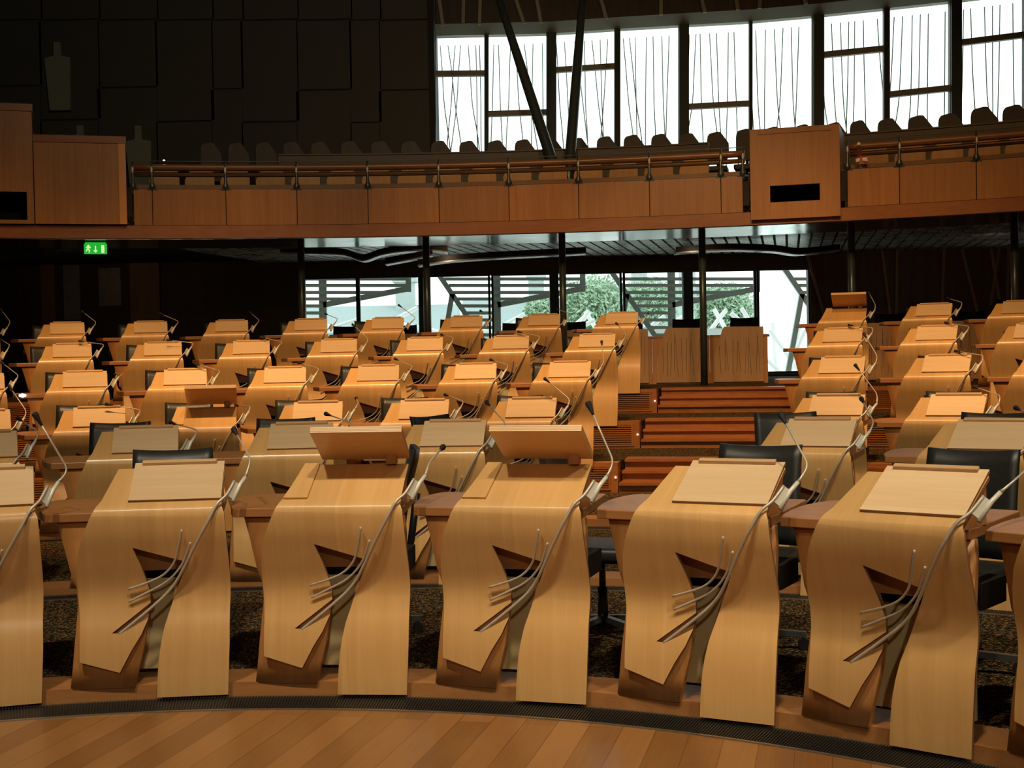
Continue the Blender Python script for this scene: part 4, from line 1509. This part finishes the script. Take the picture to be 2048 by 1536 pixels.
# pale soffit band above the panes, then the dark fascia with battens
TRI[0] += 1
mb = MB()
for a, b in zip(KN[:-1], KN[1:]):
    pts = []
    for x in (a[0], b[0]):
        h = head(x)
        P = uw(x, h, 0); N_ = uw(x, h - 16, 0) - Vector((0, .30, 0))
        pts.append((P, P + Vector((0, .2, 0)), N_ + Vector((0, .5, 0)), N_))
    mb.hexa([pts[0][0], pts[1][0], pts[1][1], pts[0][1], pts[0][3], pts[1][3], pts[1][2], pts[0][2]])
struct(mb.build(f'trim_{TRI[0]}', 'lintel'), 'pale band above the upper windows')
mb = MB()
TOPZ = 9.6
for a, b in zip(KN[:-1], KN[1:]):
    pts = []
    for x in (a[0], b[0]):
        P = uw(x, head(x) - 16, 0) - Vector((0, .30, 0))
        T_ = P.copy(); T_.z = TOPZ; T_.y += .25
        pts.append((P, T_))
    d = Vector((0, .2, 0))
    mb.hexa([pts[0][0], pts[1][0], pts[1][0] + d, pts[0][0] + d, pts[0][1], pts[1][1], pts[1][1] + d, pts[0][1] + d])
struct(mb.build('wall_back_upper', 'fascia_wall'))
for j, (x0, y0, x1, y1) in enumerate([(876, -20, 886, 52), (928, -20, 926, 50), (961, -20, 959, 50), (1025, -20, 1048, 47), (1070, -20, 1082, 46), (1196, -20, 1213, 38), (1322, -20, 1322, 30), (1398, -20, 1410, 25), (1470, -20, 1476, 20),
                                      (1522, -20, 1519, 17), (1606, -20, 1612, 8)]):
    y = ydep(max(872, x1)) * (1 + (LEAN - 1) * 1.0) - .36
    a, b = at(x0, y0, y), at(x1, y1, y)
    mb = MB(); mb.bar(a - b, (0, 0, 0), .06, .05, (0, 1, 0))
    o = mb.build('fascia_batten', 'upbatten', loc=b)
    tag(o, f'pale slanting batten on the dark fascia above the upper windows, {ORD[j]} from the left', 'batten', 'pale battens above the upper windows')
# sill wall under the upper windows
mb = MB()
for a, b in zip(KN[:-1], KN[1:]):
    p, q = uw(a[0], SILL, 0), uw(b[0], SILL, 0)
    d = Vector((0, .25, 0))
    pl, ql = p.copy(), q.copy(); pl.z = ql.z = 3.9
    mb.hexa([pl - d * .3, ql - d * .3, ql + d, pl + d, p - d * .3, q - d * .3, q + d, p + d])
struct(mb.build('wall_back', 'fascia_wall'))

# ------------------------------------------------------------------ dark panelled wall left of the upper windows
XW = uw(870, 200, 0).x
mb = MB(); mb.box(-16, XW, 25.0, 25.4, 3.6, TOPZ); mb.box(XW - .1, XW + .015, 24.95, 26.2, 3.6, TOPZ)
struct(mb.build('wall_left_upper', 'walljoint'))
wall_root = empty('wall_left_upper', (XW, 25.0, 3.6)); struct(wall_root)
cols = [-140, -10, 82, 198, 314, 425, 485, 595, 702, 760, 868]
hj = {1: 172, 2: 240, 3: 175, 4: 243, 5: 178, 6: 244, 7: 180, 8: 245, 9: 180}
for i in range(len(cols) - 1):
    ys = [330, hj.get(i, 200), 40, -120]
    for y1, y0 in zip(ys[:-1], ys[1:]):
        a, b = at(cols[i], y1, 24.98), at(cols[i + 1], y0, 24.98)
        g = .005
        mb = MB(); mb.box(a.x + g - XW, b.x - g - XW, -.03, 0, a.z + g - 3.6, min(b.z - g, TOPZ) - 3.6)
        if min(b.z, TOPZ) - a.z > .1:
            mb.build('wall_panel', 'wall', wall_root)
for j, (px, yt, yb, lab) in enumerate(((114, 85, 220, 'pale bottle-shaped relief high on the dark wall'), (160, 251, 330, 'pale bottle-shaped relief showing only its neck above the plain booth'),
                                       (276, 252, 345, 'pale bottle-shaped relief on the dark wall beside the plain booth'))):
    H_ = 135
    k = 24.9 / FPX
    sh = [(-20, 0), (22, 0), (26, -108 + 0), (26, -104)]
    out = [(-17, -H_), (24, -H_), (26, -31), (8, -27), (7, 0), (-6, 0), (-7, -27), (-25, -31)]
    o0 = at(px, yt, 24.9)
    mb = MB(); mb.prism([(x * k, z * k) for x, z in out], lambda x, z, q: (x, -.03 if q == 0 else .04, z))
    o = mb.build('wall_relief', 'cutout', loc=o0)
    tag(o, lab, 'wall relief', 'bottle-shaped reliefs on the dark wall')

# V-shaped steel struts
for (x0, y0, x1, y1, lab) in ((1104, 322, 985, -30, 'dark steel strut leaning left in front of the upper windows'), (1140, 320, 1168, -30, 'dark steel strut rising almost upright beside the leaning one')):
    a = at(x0, y0, 20.6); b = at(x1, y1 - 10, 21.6)
    a2 = a.copy(); dz = (a.z - 3.36)
    a0 = a - (b - a) * (dz / (b.z - a.z))
    mb = MB(); mb.tube([a0 - a0, a - a0, (a + (b - a) * .5) - a0, b - a0], [.085, .085, .075, .05], 16)
    o = mb.build('strut', 'strut', loc=a0)
    tag(o, lab, 'strut', 'steel struts before the upper windows')

# striped tape hanging on the gallery rail
o0 = on_arc(1720, 328, RB_ - .02); k = o0.y / FPX
root = empty('barrier_tape', o0)
def flat(mb, pts, mi=0, y=-.01):
    mb.prism([(x * k, z * k) for x, z in pts], lambda x, z, q: (x, y if q == 0 else y + .012, z), mi)
mb = MB(); mb.tube([(-2 * k, 0, 36 * k), (-2 * k, 0, 39 * k), (-1.5 * k, 0, 43 * k)], [3 * k, 4.5 * k, 2.5 * k], 10); mb.build('knot', 'tape_white', root)
mb = MB(); flat(mb, [(-5, 15), (4, 16), (3, 36), (-7, 36)]); mb.build('strap', 'tape_maroon', root)
mb = MB()
flat(mb, [(-8, 14), (1, 16), (0, 12), (-9, 10)], 1); flat(mb, [(-9, 10), (0, 12), (-2, 5), (-8, 4)], 0); flat(mb, [(-8, 4), (-2, 5), (-2, 0), (-6, 0)], 1)
flat(mb, [(1, 16), (11, 17), (13, 13), (3, 12)], 1, -.02); flat(mb, [(3, 12), (13, 13), (15, 5), (5, 6)], 0, -.02); flat(mb, [(5, 6), (15, 5), (16, 2), (9, 1)], 1, -.02)
mb.build('tail', ['tape_white', 'tape_red'], root)
tag(root, 'red and white striped tape tied on the gallery rail right of the slotted booth', 'tape')
# two tiny lit lamps
for (px, py, R_, lab) in ((328, 321, RB_ + .32, 'tiny glowing lamp on the gallery rail near the plain booth'), (45, 791, ROWR[3] + .04, 'small bright lamp in the riser at the far left')):
    p = on_arc(px, py, R_)
    mb = MB(); r_ = .013 if px > 100 else .02
    mb.tube([(-r_ * (1 if px > 100 else 1.6), 0, 0), (0, 0, 0), (r_ * (1 if px > 100 else 1.6), 0, 0)], [r_ * .5, r_, r_ * .5], 12)
    o = mb.build('pilot_lamp', 'ledlight', loc=p)
    tag(o, lab, 'lamp', 'tiny lit lamps')

# ------------------------------------------------------------------ outdoors, seen through the lower windows
mb = MB(); mb.box(-60, 70, 25.6, 160, -.4, -.2); struct(mb.build('ground', 'paving'))
def sunshade(px, j):
    Y = 27.6
    o0 = at(px, 640, Y); o0.z = -.2
    root = empty('sunshade', o0)
    k = Y / FPX
    P = lambda x, y: Vector((at(px + x, y, Y).x - o0.x, 0, at(px + x, y, Y).z - o0.z))
    mb = MB(); a, b = P(0, 520), P(0, 640); a.z += .6
    mb.bar((b.x, 0, 0), a, 15 * k, .10, (0, 1, 0)); mb.build('post', 'louvre', root)
    mb = MB(); mb.bar(P(2, 610), P(175, 577), 11 * k, .10, (0, 1, 0)); mb.bar(P(172, 584), P(172, 520), 11 * k, .08, (0, 1, 0)); mb.build('sloping_beam', 'louvre', root)
    mb = MB(); mb.bar(P(-125, 535), P(-20, 690), 10 * k, .10, (0, 1, 0)); mb.build('brace', 'louvre', root)
    mb = MB(); q = P(-112, 800); q.z = 0; mb.bar(P(-88, 585), (P(-140, 800).x, 0, 0), 10 * k, .10, (0, 1, 0)); mb.build('leg', 'louvre', root)
    for i, y in enumerate((558, 571, 585, 598, 612, 626, 640, 655, 670, 685, 700)):
        xl = -118 + max(0, (y - 550)) * .72 if y > 575 else -110 + (y - 550) * .7
        xr = 172 if y < 580 else 2 + max(0, (610 - y)) * 5.0
        xr = min(172, max(xr, -6 if y < 640 else -14))
        mb = MB(); mb.bar(P(xl, y), P(xr, y), .14, 6.2 * k, (0, 0, 1)); mb.build('slat', 'louvre', root)
    tag(root, f'grey-green slatted sunshade frame outside the lower windows, {ORD[j]} from the left', 'sunshade', 'slatted sunshades outside the lower windows')


for j, px in enumerate((645, 993, 1342, 1692)):
    sunshade(px, j)


def house(name, px0, px1, y_eave, y_ridge, Y, label, chim=()):
    x0, x1 = at(px0, 600, Y).x, at(px1, 600, Y).x
    ze, zr = at(1024, y_eave, Y).z, at(1024, y_ridge, Y).z
    root = empty(name, ((x0 + x1) / 2, Y, -.2)); w = (x1 - x0) / 2
    mb = MB(); mb.box(-w, w, 0, 8, 0, ze + .2); mb.build('wall', 'stone', root)
    mb = MB(); mb.prism([(-.4, ze + .2), (4, zr + .2), (8.4, ze + .2)], lambda y, z, k: (-w - .3 if k == 0 else w + .3, y, z)); mb.build('roof', 'slate', root)
    for c in chim:
        cx_ = at(c, 600, Y).x - (x0 + x1) / 2
        mb = MB(); mb.box(cx_ - .5, cx_ + .5, 3.2, 4.4, zr - .8, zr + 1.6); mb.box(cx_ - .65, cx_ + .65, 3.05, 4.55, zr + 1.4, zr + 1.65); mb.build('chimney', 'stone', root)
    for i in range(5):
        cx_ = -w + (i + .5) * 2 * w / 5
        mb = MB(); mb.box(cx_ - .5, cx_ + .5, -.06, .05, ze - 2.4, ze - .8); mb.build('house_window', 'slate', root)
    return tag(root, label, 'house', 'pale buildings outside')


house('house', 560, 900, 660, 600, 70, 'pale slate-roofed building outside the leftmost lower windows', (800,))
house('house', 930, 1190, 668, 592, 86, 'pale slate-roofed building outside the middle lower windows', (1075,))
house('house', 1230, 1420, 660, 572, 90, 'tall pale building behind the trees outside', (1290, 1390))


def tree(px, py, Y, rx, rz, label, seed):
    rnd = random.Random(seed)
    c = at(px, py, Y)
    root = empty('tree', (c.x, Y, -.2))
    mb = MB(); mb.tube([(0, 0, 0), (.1, 0, c.z * .6), (0, 0, c.z + .2)], [.25, .2, .1], 8); mb.build('trunk', 'bark', root)
    mb = MB()
    for i in range(7000):
        u = Vector((rnd.gauss(0, 1), rnd.gauss(0, 1), rnd.gauss(0, 1))).normalized() * rnd.uniform(.5, 1.0) * (1 + .12 * math.sin(7 * i))
        p = Vector((u.x * rx, u.y * rx * .8, c.z + .2 + u.z * rz))
        s_ = rnd.uniform(.05, .10)
        a = Vector((rnd.uniform(-1, 1), rnd.uniform(-1, 1), rnd.uniform(-1, 1))).normalized()
        b = a.orthogonal().normalized()
        n = len(mb.v); mb.v += [p - a * s_, p + b * s_ * .5, p + a * s_, p - b * s_ * .5]; mb.face((n, n + 1, n + 2, n + 3))
    mb.build('crown', 'leaf', root)
    tag(root, label, 'tree', 'trees outside')


tree(1188, 612, 45, 1.25, 1.0, 'leafy green tree outside the middle lower windows', 1)
tree(1090, 630, 47, .75, .6, 'small green tree left of the leafy one outside', 2)
tree(1450, 622, 45, 1.0, .95, 'round green tree outside the right lower windows', 3)
tree(1300, 605, 60, 1.3, 1.1, 'green tree behind the slatted sunshade outside', 4)
# low pale wall that carries the pole lattice
p_, q_ = at(590, 672, 32.6), at(1524, 672, 32.6)
mb = MB(); mb.box(p_.x, q_.x, 32.4, 35.2, -.2, p_.z - .02)
tag(mb.build('garden_wall', 'paving'), 'low pale wall outside the lower windows, under the white poles', 'wall')
# white lattice of leaning poles
for j, (x0, y0, x1, y1) in enumerate([(640, 668, 715, 640), (640, 650, 700, 655), (745, 665, 835, 615), (762, 640, 838, 650), (905, 668, 945, 650), (985, 662, 1050, 628), (990, 655, 1060, 640),
                                      (1135, 664, 1180, 624), (1140, 680, 1190, 640), (1150, 700, 1178, 622), (1170, 622, 1196, 672), (1230, 668, 1290, 650), (1310, 640, 1330, 632), (1350, 640, 1375, 628), (1418, 672, 1452, 620), (1428, 618, 1455, 668),
                                      (1462, 626, 1480, 640), (1483, 616, 1500, 645), (1540, 660, 1617, 730), (1545, 645, 1555, 770), (1560, 700, 1610, 660), (1575, 770, 1600, 650), (1535, 720, 1612, 770), (1130, 690, 1200, 668)]):
    Y = 33 + (j % 4) * .5
    if x0 < 1520:
        y0, y1 = min(y0, 664), min(y1, 664)
    a, b = at(x0, y0, Y), at(x1, y1, Y)
    if a.z > b.z:
        a, b = b, a
    zg = p_.z + .05 if x0 < 1520 else -.2
    if a.z > zg:
        dd = (b - a); t_ = (a.z - zg) / max(.25, dd.z)
        a = a - Vector((dd.x * min(t_, .6), 0, a.z - zg))
    mb = MB(); mb.tube([a - a, b - a], .055, 10)
    o = mb.build('pole', 'whitepole', loc=a)
    where = 'left' if x0 < 850 else ('middle' if x0 < 1210 else ('right' if x0 < 1520 else 'far right'))
    tag(o, f'white leaning pole in the lattice outside the {where} lower windows', 'pole', f'white lattice poles outside the {where} windows')

# ------------------------------------------------------------------ shell of the chamber
mb = MB(); mb.box(-16.2, -16, -9, 25.4, -.5, TOPZ); struct(mb.build('wall_left', 'room'))
mb = MB(); mb.box(16, 16.2, -9, 26, -.5, TOPZ); struct(mb.build('wall_right', 'room'))
mb = MB(); mb.box(-16.2, 16.2, -9.2, -9, -.5, TOPZ); struct(mb.build('wall_front', 'room'))
mb = MB(); mb.box(-16.2, 16.2, -9.2, 26.2, TOPZ, TOPZ + .2); struct(mb.build('ceiling', 'ceil'))
mb = MB(); mb.box(-16.2, 16.2, -9.2, 25.2, -.75, -.42); struct(mb.build('floor', 'room'))
# close the gap at the right end of the upper window wall
q = uw(2200, 200, 0)
mb = MB(); mb.box(q.x, 16.1, q.y - .1, q.y + .15, 3.6, TOPZ); struct(mb.build('wall_right_upper', 'fascia_wall'))

# ------------------------------------------------------------------ light
w = bpy.data.worlds.new('overcast_sky'); scene.world = w; w.use_nodes = True
bg = w.node_tree.nodes['Background']
bg.inputs[0].default_value = (0.92, 1.0, 0.99, 1); bg.inputs[1].default_value = 2.15


def spot(name, loc, aim, power, col, size=60, blend=.6, soft=.25):
    l = bpy.data.lights.new(name, 'SPOT'); l.energy = power; l.color = col
    l.spot_size = RAD(size); l.spot_blend = blend; l.shadow_soft_size = soft
    o = bpy.data.objects.new(name, l); COL.objects.link(o)
    o.location = loc
    o.rotation_euler = (Vector(aim) - Vector(loc)).to_track_quat('-Z', 'Y').to_euler()
    return o


WARM, MID, NEUT = (1.0, .60, .27), (1.0, .68, .36), (1.0, .84, .60)
def ring_spot(Rl, Ra, deg, za, power, col, size, zl=8.8):
    a = RAD(deg)
    spot('spotlight', pol(Rl, a, zl), pol(Ra, a, za), power, col, size, .9)


WARM6 = (1.0, .53, .18)
for d, k_ in ((-21, .80), (-8, 1.05), (5, 1.08), (21, 1.10), (36, .95)):
    ring_spot(7.2, 11.7, d, .9, 1900 * k_, WARM, 52)
for d, k_ in ((-21, .8), (-9, .95), (4, 1.0), (21, 1.0)):
    ring_spot(11.4, 15.7, d, 1.9, 900 * k_, WARM6, 44)
ring_spot(6.0, 18.8, 13.5, 1.4, 1500, MID, 22)  # extra spot added to brighten the engraved desk fronts
spot('spotlight', (-3.0, 2.0, 8.9), (-2.0, 6.5, .6), 1500, NEUT, 50, .9)
spot('spotlight', (.3, 2.0, 8.9), (.5, 6.8, .6), 1280, NEUT, 50, .9)
spot('spotlight', (3.4, 1.4, 8.9), (3.3, 6.2, .6), 1560, NEUT, 50, .9)
spot('spotlight', (.5, -7.0, 6.5), (.8, 6.2, .2), 700, NEUT, 50, .9)  # low frontal fill added to lift the lower desk fronts
spot('spotlight', (-1.0, 8.0, 9.2), (-.5, 19.0, 3.7), 440, WARM, 70, .9)
spot('spotlight', (3.0, 8.0, 9.2), (3.5, 19.0, 3.7), 950, WARM, 60, .9)
for x_, ax, pw in ((-7.0, -7.2, 5.0), (-1.0, -1.2, 3.0), (3.0, 3.0, 3.0), (7.6, 8.2, 7.0)):  # weak lamps added to lift the dark walls under the gallery
    spot('under_gallery_fill', (x_, 21.2, 3.12), (ax, 25.0, 1.7), pw, (1.0, .66, .42), 120, .9, .05)
spot('spotlight', (-1.0, 9.0, 9.2), (-5.5, 25.0, 6.2), 420, (1.0, .93, .72), 75, .9)  # faint spot added to lift the dark upper left wall

vs = scene.view_settings
vs.view_transform = 'Standard'; vs.look = 'None'; vs.exposure = 0.0; vs.gamma = 1.0; vs.use_curve_mapping = False
